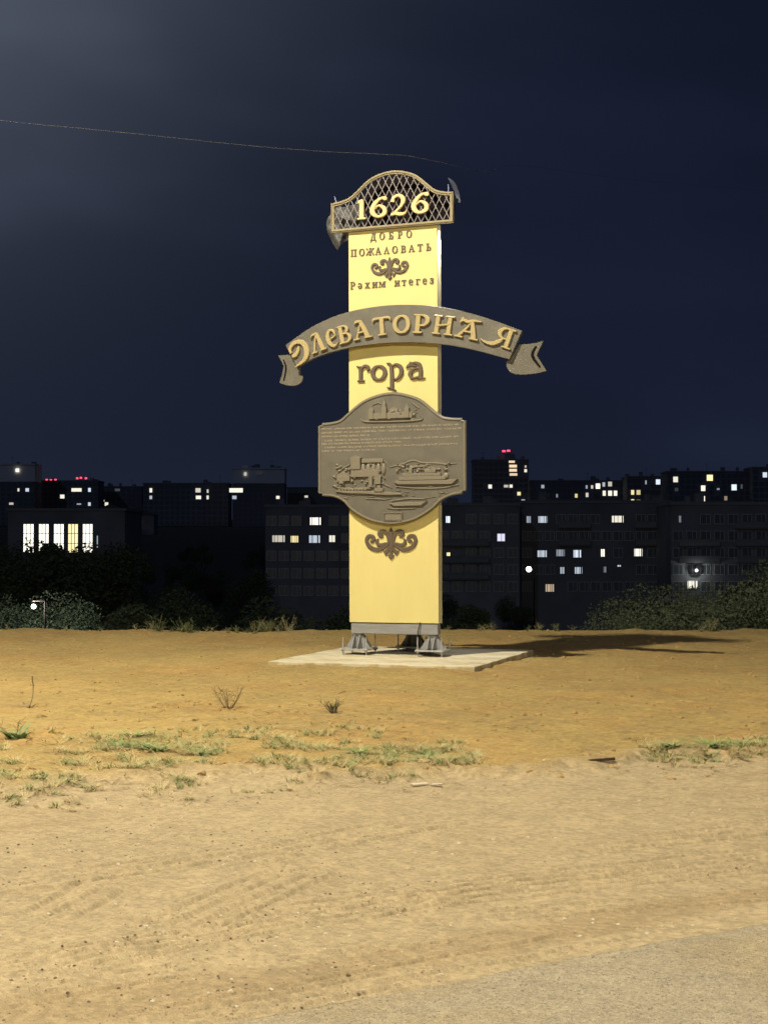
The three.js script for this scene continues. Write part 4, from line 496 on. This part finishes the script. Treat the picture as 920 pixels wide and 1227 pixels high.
block('tower_block', 'distant block with pale attic storey left of the stele', { x0: 279, x1: 341, top: 562, d: 560, paleTop: 579, wall: wallMats[1], floors: 9, cols: 10, roofBox: [[293, 557, 2.6, 1]], lights: [[294, 568, 3, 4, 'w', 0.5], [283, 587.5, 16, 5, 'w', 1.0], [281, 596, 5, 4, 'c', 0.5], [333, 596, 4, 3.5, 'w', 0.9], [311, 567, 8, 4, 'c', 0.02]] });
block('tower_block', 'distant low block half hidden behind the plaque', { x0: 344, x1: 470, top: 585, d: 590, wall: wallMats[0], floors: 7, cols: 18, lights: [[367, 595, 4, 2.5, 'w', 0.6]] });
const tower = block('tower_block', 'tall tower block with lit stairwell and red beacons on its roof', { x0: 567, x1: 633, top: 552, d: 540, wall: wallMats[2], floors: 12, cols: 11, roofBox: [[612, 543, 3.2, 0]], lights: [[613, 553, 7, 3, 'o', 0.9], [614.5, 558.5, 9, 3.2, 'o', 0.9], [614.5, 563.5, 9, 3.2, 'o', 0.9], [615, 568.5, 9, 2.8, 'o', 0.8], [629.5, 559, 2, 2.5, 'w', 0.5], [629.5, 564, 3, 3.5, 'w', 0.9], [587, 583, 4, 4.5, 'w', 1.0], [606, 582.5, 5, 3, 'w', 0.5], [612, 582.5, 3.5, 3.5, 'w', 0.9], [621.5, 591.5, 4, 4, 'y', 0.9], [626.5, 600, 4, 3, 'c', 0.6]] });
block('tower_block', 'distant block with a cluster of bright windows right of the tower', { x0: 635, x1: 748, top: 577, d: 530, wall: wallMats[1], floors: 8, cols: 18, lights: [[650, 583, 3.5, 4, 'c', 0.4], [667, 594, 2, 4, 'c', 0.25], [666.5, 603.5, 4.5, 3, 'y', 0.9], [690, 594, 3, 4.5, 'y', 0.7], [702.5, 583.5, 2, 4, 'c', 0.4], [709, 583.5, 2.5, 4, 'w', 0.6], [716, 582.5, 5, 6, 'w', 1.4], [723, 580.5, 3, 5, 'c', 0.5], [730.5, 580, 4.5, 5.5, 'w', 0.5], [703, 593, 3, 5, 'w', 0.6], [723.5, 591, 3.5, 6, 'w', 0.9], [730.5, 591, 4.5, 6, 'w', 1.0], [737, 591, 4, 6, 'w', 1.0]] });
block('tower_block', 'distant block with yellow window pairs beside the dark gap', { x0: 751, x1: 796, top: 572, d: 520, wall: wallMats[0], floors: 9, cols: 8, lights: [[757.5, 590, 3.5, 5.5, 'y', 0.9], [764.5, 590, 4.5, 5.5, 'y', 0.6], [757.5, 601, 3.5, 5.5, 'y', 1.0], [764.5, 601, 4.5, 5, 'y', 0.12], [773.5, 578, 1.6, 4.5, 'c', 0.4], [788, 577.5, 5, 6, 'c', 0.9], [788, 600, 6, 5.5, 'c', 0.9], [794, 599.5, 2, 3.5, 'w', 0.7]] });
block('tower_block', 'long distant block with three lit windows in one column', { x0: 799, x1: 898, top: 566, d: 505, wall: wallMats[1], floors: 10, cols: 14, lights: [[809, 574.5, 5.5, 6.5, 'w', 0.8], [850, 572.5, 7, 7, 'y', 1.2], [842, 585, 5, 6.5, 'w', 1.0], [842, 597.5, 4, 6, 'w', 1.1], [860, 586, 3, 2, 'c', 0.3], [869, 597, 3.5, 5, 'o', 0.25], [879, 584, 6, 7, 'c', 1.0], [888, 583, 2, 5, 'c', 0.08], [810, 586.5, 4, 4, 'c', 0.04]] });
block('tower_block', 'distant block at the right end of the far row', { x0: 901, x1: 990, top: 561, d: 500, wall: wallMats[0], floors: 10, cols: 12, lights: [[916, 569, 5, 6, 'c', 0.8]] });
// small lit shed and windows low in the valley, and roof beacons
const redGlow = glow(1, 0.06, 0.12, 2.2);
function beacon(px, py, d, w, label) { const p = spot(px, py, d), t = thing('roof_beacon', label, 'beacon', [p.x, p.y - 0.75, p.z - 0.6], 0, 'red lights on the far roofs'); mesh('mast', box(w * 0.6, 0.7, 0.4, 0, 0.1, 0), lampGrey, t); mesh('lens', rbox(w, 0.7, 0.6, 0.15, 0, 0.75, 0), redGlow, t); }
for (const [x, y] of [[56, 575], [61, 575.3], [66.5, 575], [92.5, 573], [97, 572.5], [103, 573]]) beacon(x, y, 580, 0.8, 'red light on the roof of a distant block');
for (const [x, y] of [[603.5, 540.5], [609, 540]]) beacon(x, y, 543, 1.2, 'red beacon above the tower with lit stairwell');
for (const [px, py, w, h, d, k, s, base] of [[131, 622.5, 8, 2.5, 300, 'w', 0.8], [167, 626, 6, 2.5, 300, 'w', 0.5]]) { const p = spot(px, py, d), t = thing('small_house', 'small dark house with one lit window on the rise', 'house', [p.x, p.y - 2.5, p.z], 0, 'small houses on the rise'); mesh('wall', box(6, 4, 5, 0, 2, -2.5), wallMats[1], t); mesh('roof', slab([[-3.4, 4], [3.4, 4], [0, 5.6]], 5.6, -5.3), mat(0.1, 0.09, 0.09, 0.9), t); mesh('window', box(w * d / F, h * d / F, 0.06, 0, 2.5, 0.03), lit(k, s), t); }
{ // wall lamp over the yard and the parked car under it
  const p = spot(834, 683.5, 231), t = thing('wall_lamp', 'small white wall lamp over the yard behind the bushes', 'lamp', [p.x, p.y, p.z]);
  const b = mesh('bracket', box(0.2, 0.2, 0.5, 0, 0.25, -0.3), lampGrey, t); mesh('bulb', new THREE.SphereGeometry(0.24, 10, 8), glow(0.95, 1, 1, 3), b);
  const l = new THREE.PointLight(lin(0.9, 1, 0.97), 7); l.position.set(0, -0.05, 0.3); l.castShadow = true; t.add(l);
  const c = spot(806, 722, 222), car = thing('parked_car', 'pale parked car in the yard behind the bushes', 'car', [c.x, c.y - 0.3, c.z], 0.25);
  const body = slab([[-2.1, 0.3], [-2.1, 0.75], [-1.9, 0.9], [-1.1, 0.98], [-0.6, 1.45], [0.7, 1.5], [1.3, 1.05], [2.0, 0.95], [2.15, 0.7], [2.15, 0.3]].reverse(), 1.7, -0.85, 0.05);
  mesh('body', body, mat(0.7, 0.7, 0.7, 0.25, { metalness: 0.2 }), car);
  mesh('window', slab([[-0.95, 1.0], [-0.55, 1.38], [0.05, 1.42], [0.05, 1.0]].reverse(), 0.02, 0.86), darkGlass, car); mesh('window', slab([[0.12, 1.0], [0.12, 1.42], [0.65, 1.42], [1.1, 1.03]].reverse(), 0.02, 0.86), darkGlass, car);
  for (const x of [-1.35, 1.35]) for (const z of [-0.75, 0.78]) { const w = mesh('wheel', new THREE.CylinderGeometry(0.32, 0.32, 0.2, 16).rotateX(Math.PI / 2).translate(x, 0.3, z), dark, car); mesh('rim', new THREE.CylinderGeometry(0.19, 0.19, 0.03, 12).rotateX(Math.PI / 2).translate(x, 0.3, z + 0.105), steel, w); }
  for (const z of [-0.55, 0.55]) mesh('headlight', box(0.08, 0.14, 0.3, 2.16, 0.72, z), whiteFrame, car);
}
renderer.render(scene, camera);
